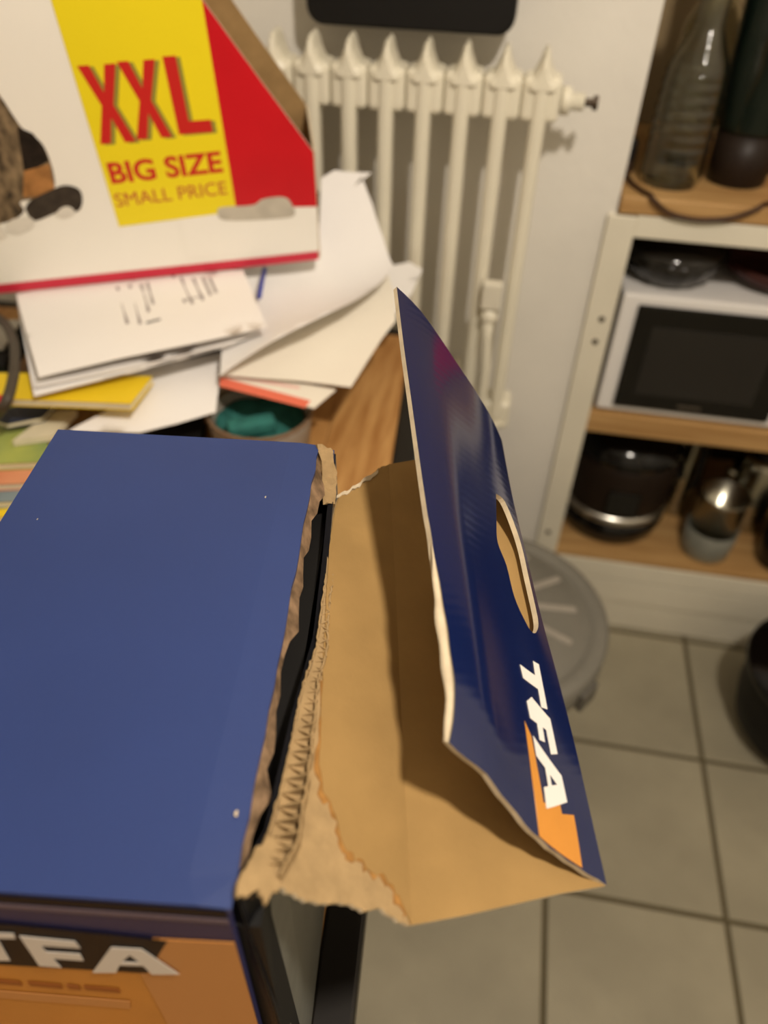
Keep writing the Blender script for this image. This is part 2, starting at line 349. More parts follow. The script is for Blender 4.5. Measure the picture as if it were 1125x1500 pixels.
def sheet(outline, fn, thick, holes=(), grid=12, off=0.0, aspect=1.0, step=None):
    """a thin solid sheet: 2D outline (with holes) carried onto the surface fn(s,t); returns verts, faces, material index (0 top,1 bottom,2 edge)"""
    if step: outline = ragged(outline, step, 0)
    loops = [list(outline)]+[list(h) for h in holes]
    pts = []; edges = []
    for lp in loops:
        b0 = len(pts)
        for p in lp: pts.append(Vector((p[0]*aspect, p[1])))
        for i in range(len(lp)): edges.append((b0+i, b0+(i+1) % len(lp)))
    poly = [(p[0]*aspect, p[1]) for p in outline]; hs = [[(p[0]*aspect, p[1]) for p in h] for h in holes]
    xs = [p[0] for p in poly]; ys = [p[1] for p in poly]
    d = max(max(xs)-min(xs), max(ys)-min(ys))/grid
    nx = int((max(xs)-min(xs))/d)+1; ny = int((max(ys)-min(ys))/d)+1
    nb = len(pts)
    for i in range(nx+1):
        for j in range(ny+1):
            p = Vector((min(xs)+(i+.5)*d, min(ys)+(j+.5)*d))
            if inside(p, poly) and not any(inside(p, h) for h in hs) and all((p-q).length > d*.35 for q in pts[:nb]): pts.append(p)
    r = geometry.delaunay_2d_cdt(pts, edges, [], 0, 1e-6)
    V2 = r[0]; tris = []
    for f in r[2]:
        c = sum((V2[i] for i in f), Vector((0, 0)))/len(f)
        if inside(c, poly) and not any(inside(c, h) for h in hs): tris.append(tuple(f))
    used = sorted({i for f in tris for i in f}); mp = {k: n for n, k in enumerate(used)}
    tris = [tuple(mp[i] for i in f) for f in tris]
    P = [Vector(fn(V2[k].x/aspect, V2[k].y)) for k in used]
    N = [Vector((0, 0, 0)) for _ in P]
    for f in tris:
        nn = (P[f[1]]-P[f[0]]).cross(P[f[2]]-P[f[0]])
        for i in f: N[i] += nn
    N = [n.normalized() for n in N]
    n = len(P)
    V = [p+q*(off+thick) for p, q in zip(P, N)]+[p+q*off for p, q in zip(P, N)]
    F = list(tris); mi = [0]*len(tris)
    F += [tuple(i+n for i in f[::-1]) for f in tris]; mi += [1]*len(tris)
    cnt = {}
    for f in tris:
        for a, b_ in zip(f, f[1:]+f[:1]): cnt[(a, b_)] = cnt.get((a, b_), 0)+1
    for (a, b_) in cnt:
        if (b_, a) not in cnt:
            k = len(V); V += [V[b_].copy(), V[a].copy(), V[a+n].copy(), V[b_+n].copy()]
            F.append((k, k+1, k+2, k+3)); mi.append(2)
    return V, F, mi
def sheet_obj(name, sh, mats, parent=None, smooth=False, loc=None):
    return link_mesh(name, sh[0], sh[1], mats, parent, sh[2], smooth, loc, recalc=False)
def patch(c):   # bilinear patch through four corners: (0,0) (1,0) (1,1) (0,1)
    c = [Vector(p) for p in c]
    return lambda s, t: (1-t)*((1-s)*c[0]+s*c[1])+t*((1-s)*c[3]+s*c[2])
def cloud(P):   # smooth height over the xy plane fitted to the rim points
    import numpy as np
    A_ = np.array([tuple(p)[:3] for p in P], float); c = A_.mean(0); sc = np.abs(A_[:, :2]-c[:2]).max()+1e-9
    def basis(x, y):
        x = (x-c[0])/sc; y = (y-c[1])/sc
        b_ = [1, x, y]
        if len(P) > 6: b_ += [x*x, x*y, y*y]
        if len(P) > 14: b_ += [y**3]
        return b_
    co = np.linalg.lstsq(np.array([basis(p[0], p[1]) for p in A_]), A_[:, 2], rcond=None)[0]
    return lambda x, y: Vector((x, y, float(np.dot(basis(x, y), co))))
def text2d(s, bold=0.0):
    cu = bpy.data.curves.new('t', 'FONT'); cu.body = s; cu.size = 1; cu.offset = bold; cu.resolution_u = 4
    ob = bpy.data.objects.new('t', cu); COL.objects.link(ob)
    bpy.context.view_layer.update()
    me = ob.to_mesh(); v = [(p.co.x, p.co.y) for p in me.vertices]; f = [tuple(p.vertices) for p in me.polygons]
    ob.to_mesh_clear(); bpy.data.objects.remove(ob); bpy.data.curves.remove(cu)
    x0 = min(p[0] for p in v); x1 = max(p[0] for p in v); y0 = min(p[1] for p in v); y1 = max(p[1] for p in v)
    return [((p[0]-x0)/(x1-x0), (p[1]-y0)/(y1-y0)) for p in v], f
def structure(o): o['kind'] = 'structure'; return o

# ---------------------------------------------------------------- the room
WX0, WX1, WY0, WY, CZ = -1.9, 1.7, -1.7, 1.212, 2.5
JX = 0.158          # left jamb of the recess
FY = 1.206          # front plane of the built-in shelves
NX1, NY1, NZ1 = 1.60, 1.62, 2.10  # unseen right stretch of the recess added to darken the flap's reflection
floor = structure(link_mesh('floor', *box(WX0, WX1, WY0, NY1, -.06, -.004), 'grout', loc=(0, 0, -.06)))
tile_me = None
P = .3
gx, gy = .513-P*8, .893-P*8
for i in range(12):
    for j in range(9):
        x0 = gx+i*P; y0 = gy+j*P; y1 = y0+P
        if x0 < WX0 or x0+P > WX1+.01: continue
        if tile_me is None:
            t = link_mesh('tile', *box(x0+.0046, x0+P-.0046, y0+.0046, y1-.0046, -.006, 0, .0015, 1), 'tile', parent=floor)
            tile_me = t.data; t0 = (x0, y0)
        else:
            t = bpy.data.objects.new('tile', tile_me); COL.objects.link(t); t.parent = floor; t.location = (x0-t0[0], y0-t0[1], 0)
for i in range(12):     # cut row of tiles against the plinth
    x0 = gx+i*P
    if x0 < WX0 or x0+P > WX1+.01: continue
    link_mesh('tile', *box(x0+.0046, x0+P-.0046, .893+.3046, FY-.0005 if x0+P > JX else WY-.001, -.006, 0), 'tile', parent=floor)
structure(link_mesh('wall_back', *box(WX0, JX, WY, WY+.12, 0, CZ), 'plaster'))
structure(link_mesh('wall_lintel', *box(JX, NX1, WY, WY+.12, NZ1, CZ), 'plaster'))
structure(link_mesh('wall_recess', *box(NX1, WX1, WY, WY+.12, 0, CZ), 'plaster'))
structure(link_mesh('wall_left', *box(WX0-.1, WX0, WY0, WY, 0, CZ), 'plaster'))
structure(link_mesh('wall_right', *box(WX1, WX1+.1, WY0, WY, 0, CZ), 'plaster'))
structure(link_mesh('wall_front', *box(WX0, WX1, WY0-.1, WY0, 0, CZ), 'plaster'))
structure(link_mesh('ceiling', *box(WX0, WX1, WY0, NY1, CZ, CZ+.1), 'ceiling_paint'))

# pendant lamp over the room
lamp = thing('pendant_lamp', 'white pendant lamp hanging from the ceiling behind the viewer', 'lamp', (LAMP.x, LAMP.y, LAMP.z))
link_mesh('cord', *tube([(LAMP.x, LAMP.y, LAMP.z+.14), (LAMP.x, LAMP.y, CZ-.02)], .004), 'cable_grey', lamp)
link_mesh('ceiling_rose', *lathe([(.0, -.03), (.05, -.03), (.05, 0), (0, 0)], (LAMP.x, LAMP.y, CZ)), 'white_enamel', lamp)
link_mesh('lamp_shade', *lathe([(.17, .0), (.13, .07), (.06, .12), (.03, .14), (.028, .138), (.057, .117), (.127, .067), (.167, .0)], (LAMP.x, LAMP.y, LAMP.z), 40), 'white_enamel', lamp, smooth=True)
link_mesh('bulb', *lathe([(0, -.03), (.03, -.02), (.045, .01), (.04, .045), (.018, .085), (0, .1)], (LAMP.x, LAMP.y, LAMP.z+.01), 24), 'lamp_glow', lamp, smooth=True)
ld = bpy.data.lights.new('lamp_light', 'POINT'); ld.energy = LAMP_POWER; ld.color = LAMP_COLOUR; ld.shadow_soft_size = .05
lo = bpy.data.objects.new('lamp_light', ld); COL.objects.link(lo); lo.location = LAMP+Vector((0, 0, -.08))

# ---------------------------------------------------------------- built-in shelves in the recess (right)
su = thing('built_in_shelves', 'cream painted built-in shelf unit right of the radiator', 'shelves', (.6, 1.4, 0))
def part(name, bx, m_, parent, bev=.002, lab=None):
    o = link_mesh(name, *box(*bx, bev), m_, parent)
    if lab: o['label'] = lab
    return o
st = part('stile', (.146, .190, 1.2025, 1.226, 0, .916), 'cream_gloss', su)
for z, x in ((.747, .172), (.705, .170), (.262, .166)):
    link_mesh('screw', *lathe([(0, -.002), (.005, -.002), (.005, .0015), (0, .0022)], (x, 1.2025, z), 12, rot=Matrix.Rotation(math.pi/2, 3, 'X')), 'valve_dark', st)
part('upper_rail', (.190, NX1, 1.206, 1.228, .884, .918), 'cream_gloss', su)
part('bottom_rail', (.191, NX1, 1.2025, 1.228, .152, .200), 'cream_gloss', su)
part('kick_rail', (.19, NX1, 1.204, 1.226, .082, .149), 'cream_gloss', su)
part('plinth', (.19, NX1, 1.207, 1.226, .0, .080), 'cream_gloss', su, .001)
part('side_panel', (.120, .157, 1.343, NY1-.02, .0, 2.08), 'shaded_inside', su)
part('side_panel', (NX1-.03, NX1-.002, 1.228, NY1-.02, .0, 2.08), 'shaded_inside', su)
part('back_panel', (.120, NX1-.002, NY1-.018, NY1, .0, .917), 'shaded_inside', su)
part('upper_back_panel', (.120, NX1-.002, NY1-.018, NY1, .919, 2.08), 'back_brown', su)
part('top_panel', (.159, NX1-.002, 1.228, NY1, 2.081, 2.098), 'shaded_inside', su)
part('shelf', (.187, NX1-.031, 1.204, NY1-.019, .522, .563), 'wood_shelf', su, lab='pale wooden shelf under the microwave')
part('shelf', (.187, NX1-.031, 1.204, NY1-.019, .201, .214), 'wood_shelf', su, lab='wooden bottom shelf')
ct = link_mesh('worktop', *box(.160, NX1-.031, 1.204, NY1-.019, .919, .945, .003), 'wood_shelf')
tag(ct, 'orange-brown wooden worktop of the shelf unit, under the bottles', 'worktop')

def glass_profile(pts, t=.003):
    return pts+[(max(r-t, .0005), z+(t if i == len(pts)-1 else 0)) for i, (r, z) in reversed(list(enumerate(pts)))]
def hollow(outer, t=.003):
    """outer wall from (0,z0) up to the rim, then back down inside"""
    inner = [(max(r-t, 0.0), z) for r, z in outer[1:]]
    inner[0] = (inner[0][0], outer[1][1]+t)
    return outer+inner[::-1]+[(0.0, outer[0][1]+t)]
def ribbed(prof, c, seg, n, amp, **k):
    V, F = lathe(prof, c, seg, **k); out = []
    for v in V:
        d = v-Vector(c); a = math.atan2(d.y, d.x); h = v.z-c[2]; q = 1+amp*math.cos(n*a)*.4+(.027*math.cos(h*2*math.pi/.017) if .05 < h < .152 else 0); out.append(Vector((c[0]+d.x*q, c[1]+d.y*q, v.z)))
    return out, F
CT = .9455
def fine(P_, n=18): return [P_[0]]+[(P_[i][0]+(P_[i+1][0]-P_[i][0])*k/n, P_[i][1]+(P_[i+1][1]-P_[i][1])*k/n) for i in range(1, len(P_)-1) for k in range(n)]+[P_[-1]]
car = hollow(fine([(0, 0), (.042, 0), (.046, .012), (.045, .05), (.0445, .10), (.043, .152), (.038, .168), (.029, .186), (.021, .205), (.019, .26), (.021, .32)]), .0025)
o = link_mesh('glass_carafe', *ribbed(car, (.2345, 1.285, CT), 96, 9, .022), 'clear_glass', smooth=True)
tag(o, 'tall clear glass carafe at the front left end of the worktop', 'carafe')
o = link_mesh('glass_carafe', *ribbed(hollow(fine([(0, 0), (.04, 0), (.044, .01), (.045, .05), (.046, .10), (.045, .152), (.043, .19), (.032, .212), (.021, .232), (.019, .28), (.021, .33)]), .0025), (.262, 1.40, CT), 96, 9, .022), 'clear_glass', smooth=True)
tag(o, 'clear glass carafe behind the front carafe on the worktop', 'carafe')
v = thing('dark_vase', 'tall dark green vase with brown foot on the worktop', 'vase', (.338, 1.315, CT))
link_mesh('foot', *lathe([(0, 0), (.040, 0), (.044, .004), (.0475, .075), (0, .075)], (.338, 1.315, CT), 36), 'brown_dark', v, smooth=True)
link_mesh('body', *lathe([(0, .0755), (.049, .0755), (.051, .08), (.058, .2), (.062, .33), (.06, .335), (.056, .33), (.052, .2), (0, .09)], (.338, 1.315, CT), 36), 'green_glass', v, smooth=True)
rc = thing('red_canister', 'red canister at the right edge behind the dark vase', 'canister', (.45, 1.38, CT))
link_mesh('body', *lathe([(0, .012), (.052, .012), (.054, .016), (.054, .1), (.05, .105), (0, .105)], (.45, 1.38, CT), 32), 'red_plastic', rc, smooth=True)
link_mesh('base', *lathe([(0, 0), (.055, 0), (.055, .0115), (0, .0115)], (.45, 1.38, CT), 32), 'black_matte', rc)
pl = thing('power_cable', 'brown power cable with black plug curving over the worktop edge', 'cable', (.17, 1.36, CT))
link_mesh('plug', *box(.162, .180, 1.300, 1.33, CT, CT+.05, .005), 'black_matte', pl)
link_mesh('cord', *tube(catmull([(.171, 1.299, CT+.02), (.171, 1.285, CT+.006), (.176, 1.25, CT+.0045), (.190, 1.218, CT+.0045), (.199, 1.2035, CT+.0052), (.206, 1.1975, CT-.001), (.232, 1.1975, CT-.017), (.275, 1.1975, CT-.023), (.32, 1.1975, CT-.016), (.35, 1.1975, CT-.001), (.360, 1.2035, CT+.0052), (.374, 1.216, CT+.0045), (.43, 1.25, CT+.0045), (.53, 1.29, CT+.0045)]), .0035), 'cable_brown', pl, smooth=True)

# microwave and what lies on it
mw = thing('microwave_oven', 'white microwave oven with black glass door on the wooden shelf', 'microwave', (.40, 1.36, .563))
link_mesh('body', *box(.199, .640, 1.225, 1.52, .571, .787, .004), 'white_enamel', mw)
link_mesh('front_frame', *box(.199, .640, 1.212, 1.2245, .569, .791, .004), 'white_enamel', mw)
dr = link_mesh('door', *box(.226, .492, 1.206, 1.2115, .582, .776, .002), 'black_gloss', mw)
link_mesh('door_window', *box(.256, .455, 1.2045, 1.2058, .612, .742, .0005), 'window_grey', dr)
link_mesh('badge', *box(.335, .375, 1.2048, 1.2058, .592, .598), 'cable_grey', dr)
for kx in (.54, ):
    for kz in (.63, .71):
        link_mesh('knob', *lathe([(0, 0), (.02, 0), (.018, .014), (0, .015)], (kx+.025, 1.2115, kz), 24, rot=Matrix.Rotation(math.pi/2, 3, 'X')), 'white_enamel', mw, smooth=True)
for x in (.225, .61):
    for y in (1.24, 1.49): link_mesh('foot', *lathe([(0, 0), (.012, 0), (.012, .0075), (0, .0075)], (x, y, .5635), 12), 'black_matte', mw)
gl = thing('glass_bowl', 'dark smoky glass bowl with lid on top of the microwave', 'bowl', (.275, 1.305, .788))
bc = (.275, 1.305, .788)
V, F = lathe(hollow([(0, 0), (.045, 0), (.062, .008), (.074, .022), (.081, .036), (.084, .048)], .003), bc, 64)
V = [Vector((bc[0]+(p.x-bc[0])*(1+.02*math.cos(18*math.atan2(p.y-bc[1], p.x-bc[0]))), bc[1]+(p.y-bc[1])*(1+.02*math.cos(18*math.atan2(p.y-bc[1], p.x-bc[0]))), p.z)) for p in V]
link_mesh('bowl', V, F, 'smoke_glass', gl, smooth=True)
link_mesh('lid', *lathe([(0, .052), (.086, .0495), (.088, .052), (.074, .062), (.05, .071), (.02, .076), (.013, .078), (.015, .088), (0, .091)], bc, 48), 'smoke_glass', gl, smooth=True)
o = link_mesh('dark_dish', *lathe([(0, 0), (.06, 0), (.09, .02), (.094, .035), (.09, .036), (.085, .022), (.058, .005), (0, .005)], (.46, 1.33, .788), 36), 'maroon', smooth=True)
tag(o, 'dark maroon dish on the microwave, right of the glass bowl', 'dish')

# lower compartment
SZ = .2145
ck = thing('multicooker', 'black round multicooker with silver ring on the bottom shelf', 'cooker', (.302, 1.345, SZ))
cc = (.302, 1.345, SZ)
link_mesh('base', *lathe([(0, 0), (.095, 0), (.106, .006), (.112, .03), (.112, .06), (0, .06)], cc, 48), 'black_gloss', ck, smooth=True)
link_mesh('ring', *lathe([(0, .0605), (.1125, .0605), (.1145, .066), (.1125, .078), (0, .078)], cc, 48), 'silver', ck, smooth=True)
link_mesh('drum', *lathe([(0, .0785), (.109, .0785), (.111, .085), (.111, .19), (.108, .2), (0, .2)], cc, 48), 'brown_dark', ck, smooth=True)
link_mesh('lid', *lathe([(0, .2005), (.112, .2005), (.112, .215), (.095, .24), (.05, .255), (0, .258)], cc, 48), 'black_gloss', ck, smooth=True)
link_mesh('control_panel', *box(.27, .334, 1.2305, 1.2362, SZ+.09, SZ+.15, .002), 'black_gloss', ck)
link_mesh('lid_handle', *box(.275, .33, 1.335, 1.355, SZ+.254, SZ+.275, .006), 'black_matte', ck)
link_mesh('side_handle', *box(cc[0]+.109, cc[0]+.128, 1.325, 1.365, SZ+.13, SZ+.15, .006), 'black_matte', ck)
jar = thing('storage_jar', 'glass storage jar with steel band at the front of the bottom shelf', 'jar', (.500, 1.268, SZ))
link_mesh('glass', *lathe(hollow([(0, 0), (.046, 0), (.05, .006), (.052, .07)], .003), (.500, 1.268, SZ), 40), 'jar_glass', jar, smooth=True)
link_mesh('steel_liner', *lathe([(.0, .066), (.047, .066), (.047, .15), (.050, .153), (.046, .154), (.044, .08), (0, .075)], (.500, 1.268, SZ), 40), 'steel', jar, smooth=True)
pit = thing('steel_pitcher', 'slender steel pitcher between the multicooker and the storage jar', 'pitcher', (.452, 1.40, SZ))
link_mesh('body', *lathe(hollow([(0, 0), (.036, 0), (.038, .01), (.034, .12), (.028, .2), (.034, .235)], .002), (.452, 1.40, SZ), 32), 'steel', pit, smooth=True)
link_mesh('handle', *tube(catmull([(.452, 1.365, SZ+.2), (.452, 1.335, SZ+.19), (.452, 1.325, SZ+.13), (.452, 1.355, SZ+.08)]), .005), 'black_matte', pit, smooth=True)
ket = thing('steel_kettle', 'steel kettle with black lid behind the storage jar', 'kettle', (.60, 1.395, SZ))
link_mesh('body', *lathe([(0, 0), (.06, 0), (.066, .01), (.064, .08), (.052, .16), (.046, .175), (0, .178)], (.60, 1.395, SZ), 40), 'steel', ket, smooth=True)
link_mesh('lid', *lathe([(0, .1785), (.045, .1785), (.04, .19), (.012, .195), (.012, .21), (0, .212)], (.60, 1.395, SZ), 32), 'black_gloss', ket, smooth=True)
link_mesh('spout', *tube([(.547, 1.37, SZ+.11), (.53, 1.36, SZ+.135), (.523, 1.355, SZ+.15)], .009), 'steel', ket, smooth=True)
link_mesh('handle', *tube(catmull([(.65, 1.41, SZ+.15), (.675, 1.415, SZ+.16), (.683, 1.418, SZ+.1), (.665, 1.413, SZ+.05)]), .007), 'black_matte', ket, smooth=True)
pot = thing('black_pot', 'glossy black pot at the right edge of the bottom shelf', 'pot', (.655, 1.262, SZ))
link_mesh('body', *lathe([(0, 0), (.045, 0), (.052, .01), (.054, .09), (.05, .095), (0, .09)], (.655, 1.262, SZ), 36), 'black_gloss', pot, smooth=True)
link_mesh('lid', *lathe([(0, .0955), (.054, .0955), (.05, .104), (.012, .112), (.012, .126), (0, .128)], (.655, 1.262, SZ), 36), 'black_gloss', pot, smooth=True)

# ---------------------------------------------------------------- radiator
ra = thing('radiator', 'cream ribbed column radiator on the wall behind the paper pile', 'radiator', (-.35, 1.16, .55))
RY0, RY1 = 1.106, 1.166
def rad_section(xc):
    g = G()
    for y0, y1 in ((RY0, RY0+.030), ):
        g.add(box(xc-.0105, xc+.0105, y0, y1, .585, 1.106, .009, 3))
    for z0, z1, sg in ((1.058, 1.112, 1), (.566, .62, -1)):
        g.add(box(xc-.0251, xc+.0251, RY0+.005, RY1-.005, z0, z1, .008, 3))      # header that meets the neighbours
        zb, zt = (1.098, 1.143) if sg > 0 else (.58, .552)
        prof = [(.0215, 0), (.0215, .15), (.0125, .36), (.0068, .64), (.0036, .9), (0, 1)]
        V = []; F = []
        pts = [(-w_, q) for w_, q in prof]+[(w_, q) for w_, q in prof[::-1][1:]]
        for y, k in ((RY0-.0006, .55), (RY0+.004, .85), (RY0+.014, 1), (RY1-.014, 1), (RY1-.004, .85), (RY1+.0006, .55)):
            for x, q in pts: V.append((xc+x*k, y, zb+(zt-zb)*q*k))
        n = len(pts)
        for i in range(5):
            for k in range(n): F.append((i*n+k, i*n+(k+1) % n, (i+1)*n+(k+1) % n, (i+1)*n+k))
        F.append(tuple(range(n))[::-1]); F.append(tuple(5*n+k for k in range(n)))
        g.add((V, F))
    return g
xs = [.0195-.0508*k for k in range(15)]
first = rad_section(xs[0]).obj('section', 'radiator_enamel', ra, smooth=False)
for k in range(1, 15):
    c = bpy.data.objects.new('section', first.data); COL.objects.link(c); c.parent = ra; c.location = (-.0508*k, 0, 0)
rx = Matrix.Rotation(math.pi/2, 3, 'Y')
bl = link_mesh('end_bush', *lathe([(0, 0), (.017, 0), (.017, .012), (.011, .013), (.011, .03), (0, .03)], (.046, 1.136, 1.082), 20, rot=rx), 'radiator_enamel', ra, smooth=True)
link_mesh('bleed_valve', *lathe([(0, 0), (.005, 0), (.005, .010), (.009, .011), (.009, .017), (0, .017)], (.0765, 1.136, 1.082), 16, rot=rx), 'valve_dark', bl)
vb = link_mesh('valve_box', *box(-.026, .004, 1.086, 1.105, .80, .842, .003), 'cream_gloss', ra)
link_mesh('valve_knob', *lathe([(0, 0), (.013, 0), (.014, .003), (.012, .016), (.007, .02), (0, .02)], (-.011, 1.105, .785), 20, rot=Matrix.Rotation(math.pi/2, 3, 'X')), 'radiator_enamel', vb, smooth=True)
link_mesh('pipe', *tube([(-.011, 1.094, .798), (-.011, 1.094, .75), (-.006, 1.095, .70), (-.006, 1.095, .012)], .009), 'radiator_enamel', ra, smooth=True)
for x in (-.057, -.56):
    link_mesh('bracket', *box(x-.006, x+.006, 1.16, 1.2115, .60, .64), 'radiator_enamel', ra)

# black panel hung above the radiator
def rrect(x0, x1, z0, z1, r, n=6):
    out = []
    for cx, cz, a0 in ((x1-r, z1-r, 0), (x0+r, z1-r, 90), (x0+r, z0+r, 180), (x1-r, z0+r, 270)):
        for k in range(n+1):
            a = math.radians(a0+90*k/n); out.append((cx+r*math.cos(a), cz+r*math.sin(a)))
    return out
def prism_y(poly, ylist):
    """rounded slab: list of (y, inset) rings"""
    cx = sum(p[0] for p in poly)/len(poly); cz = sum(p[1] for p in poly)/len(poly)
    hx = max(p[0] for p in poly)-cx; hz = max(p[1] for p in poly)-cz
    V = []; F = []; n = len(poly)
    for y, d in ylist:
        for x, z in poly: V.append((cx+(x-cx)*(hx-d)/hx, y, cz+(z-cz)*(hz-d)/hz))
    for i in range(len(ylist)-1):
        for k in range(n): F.append((i*n+k, i*n+(k+1) % n, (i+1)*n+(k+1) % n, (i+1)*n+k))
    F.append(tuple(range(n))[::-1]); F.append(tuple((len(ylist)-1)*n+k for k in range(n)))
    return V, F
bp_ = thing('wall_panel', 'black rounded panel hanging on the wall above the radiator', 'panel', (-.16, 1.19, 1.148))
pan = rrect(-.298, -.026, 1.147, 1.47, .022)
link_mesh('face', *prism_y(pan, [(1.150, .004), (1.1515, .0012), (1.154, 0), (1.178, 0)]), 'black_matte', bp_)
link_mesh('backing', *prism_y(pan, [(1.1785, .012), (1.2115, .012)]), 'black_matte', bp_)

# ---------------------------------------------------------------- dustbin, black tub on the floor
BX, BY, BZ = .055, .845, .40
bn = thing('dustbin', 'grey round dustbin with ribbed lid beside the table', 'bin', (BX, BY, 0))
link_mesh('drum', *lathe([(0, 0), (.135, 0), (.14, .004), (.168, BZ-.035), (.165, BZ-.035), (.137, .01), (0, .01)], (BX, BY, 0), 48), 'bin_grey', bn, smooth=True)
ld_ = link_mesh('lid', *lathe([(.188, BZ-.055), (.191, BZ-.05), (.191, BZ-.008), (.184, BZ), (.166, BZ), (.160, BZ-.006), (.152, BZ-.006), (.143, BZ+.006), (.05, BZ+.016), (0, BZ+.017), (0, BZ+.012), (.14, BZ), (.18, BZ-.01), (.186, BZ-.055)], (BX, BY, 0), 56), 'bin_grey', bn, smooth=True)
for k in range(12):
    a = math.radians(30*k+8); R_ = Matrix.Translation((BX, BY, 0)) @ Matrix.Rotation(a, 4, 'Z')
    V, F = box(.06, .138, -.006, .006, BZ+.002, BZ+.017, .002, 1)
    V = [R_ @ Vector((v.x, v.y, v.z-(v.x-.06)*.09)) for v in V]
    link_mesh('lid_rib', V, F, 'grey_plastic', ld_)
a = math.radians(-35)
link_mesh('lid_clip', *box(-.02, .02, -.004, .008, BZ-.06, BZ-.02, .003, mtx=Matrix.Translation((BX, BY, 0)) @ Matrix.Rotation(a, 4, 'Z') @ Matrix.Translation((.196, 0, 0)) @ Matrix.Rotation(math.pi/2, 4, 'Z')), 'bin_dark', bn)
tb = thing('black_bucket', 'black rounded bucket on the tiles at the right edge', 'bucket', (.70, .985, 0))
link_mesh('bowl', *lathe(hollow([(0, 0), (.07, 0), (.10, .012), (.125, .05), (.138, .11), (.142, .19), (.146, .2)], .004), (.70, .985, 0), 48), 'black_matte', tb, smooth=True)
link_mesh('rim', *lathe([(.1465, .19), (.151, .192), (.151, .203), (.1465, .205)], (.70, .985, 0), 48), 'black_gloss', tb, smooth=True)

# ---------------------------------------------------------------- table
TA = math.radians(4.2)      # the table stands turned a little
TM = Matrix.Translation((-.0335, .187, 0)) @ Matrix.Rotation(TA, 4, 'Z')     # local x to the left is negative, local y to the wall
tbl = thing('table', 'wooden table top framed in black, carrying boxes and papers', 'table', (-.45, .45, 0))
TL, TN, TF = -.86, -.32, .912
def tpart(name, bx, m_, bev=.002): return link_mesh(name, *box(*bx, bev, 2, TM), m_, tbl)
npl = 9
for k in range(npl):        # planks of the top
    x1 = -.030-k*(.83-.03)/npl; x0 = x1-(.80/npl)+.0006
    tpart('plank', (x0, x1, TN+.031, TF-.021, .722, .7495), 'wood', .0008)
tpart('edge_frame', (-.030, 0, TN, TF, .705, .750), 'black_paint', .003)
tpart('edge_frame', (TL, TL+.030, TN, TF, .705, .750), 'black_paint', .003)
tpart('edge_frame', (TL+.0305, -.0305, TF-.020, TF, .705, .750), 'black_paint', .003)
tpart('edge_frame', (TL+.0305, -.0305, TN, TN+.030, .705, .750), 'black_paint', .003)
for x in (-.05, TL+.01):
    for y in (TN+.01, TF-.06): tpart('leg', (x, x+.04, y, y+.04, 0, .7045), 'black_paint', .003)

# ---------------------------------------------------------------- blue torn carton
FLc, FRc, BRc, BLc = [Vector(p) for p in D['carton_top']]
cb = thing('torn_carton', 'dark blue carton with torn-open right side in the foreground', 'carton', tuple((FLc+BRc)/2-Vector((0, 0, .2995))))
ex = (FRc-FLc).normalized(); ey = (BRc-FRc).normalized(); ez = Vector((0, 0, 1))
CW = (FRc-FLc).length; CL = (BRc-FRc).length; CH = .2995
def cpt(a, b_, c): return FLc+ex*a+ey*b_+ez*(c)       # a across, b back, c up from the top
def cbox(a0, a1, b0, b1, c0, c1):
    V, F = box(a0, a1, b0, b1, c0, c1); return [cpt(*v) for v in V], F
T_ = .004
# top panel, slightly crowned, right edge bruised
top_out = ragged([(0, 0), (CW, 0), (CW, CL), (0, CL)], .012, .0006, lambda p: p.x > CW-.004)
def topfn(s, t): return cpt(s, t, -T_-.0008*math.cos(3*s/CW)*0-.0015*max(0, (s/CW-.93)/.07)**2)
tp = sheet_obj('top_panel', sheet(top_out, topfn, T_, grid=14), ['blue_print', 'kraft', 'blue_print'], cb)
for (a, b_, r_) in ((.166, .036, .0006), (.145, .23, .0004), (.02, .20, .0003)):
    link_mesh('scuff', *[[cpt(a+r_*math.cos(q*1.05)*(1+.5*(q % 2)), b_+r_*2.6*math.sin(q*1.05), .0002) for q in range(6)], [tuple(range(6))]], 'kraft_pale', tp)
# front panel with its print
link_mesh('back_panel', *cbox(.004, CW+.010, CL-T_, CL, -CH, -T_-.0005), ['blue_print'], cb)
link_mesh('left_panel', *cbox(0, T_, T_+.001, CL-T_-.001, -CH, -T_-.0005), ['blue_print'], cb)
link_mesh('bottom_panel', *cbox(.004, CW+.012, .005, CL-.005, -CH, -CH+T_), ['kraft'], cb)
fp = link_mesh('front_panel', *cbox(0, CW-.001, 0, T_, -CH, -T_-.0012), ['print_purple'], cb)
def ffn(u, v): return FRc-ex*u-ez*v
def fprint(name, poly, m_, lvl, par=fp, holes=()):
    poly = [(min(max(p[0], .0012), CW-.001), p[1]) for p in poly]
    sh = sheet(poly, lambda s, t: ffn(s, t), .0002, holes, grid=5, off=0)
    k = .0003*lvl
    V = [v+Vector((-ey.x, -ey.y, 0))*k for v in sh[0]]
    return link_mesh(name, V, sh[1], m_, par)
fprint('edge_line', [(.0012, .0022), (CW-.002, .0022), (CW-.002, .0085), (.0012, .0085)], 'print_black', 1)
fprint('edge_line', [(.0012, .0105), (CW-.002, .0105), (CW-.002, .0145), (.0012, .0145)], 'print_violet', 1)
fprint('print_field', [(.0012, .0335), (.0345, .0355), (.048, .079), (.112, .0795), (CW-.002, .082), (CW-.002, CH-.002), (.0012, CH-.002)], 'print_orange', 1)
fprint('print_field', [(.0012, .0335), (.0315, .0355), (.0475, .079), (.0475, .155), (.0012, .143)], 'print_orange_pale', 2)
fprint('print_field', [(.0285, .036), (.055, .033), (.095, .0297), (CW-.002, .027), (CW-.002, .082), (.112, .0795), (.044, .0765)], 'print_black', 3)
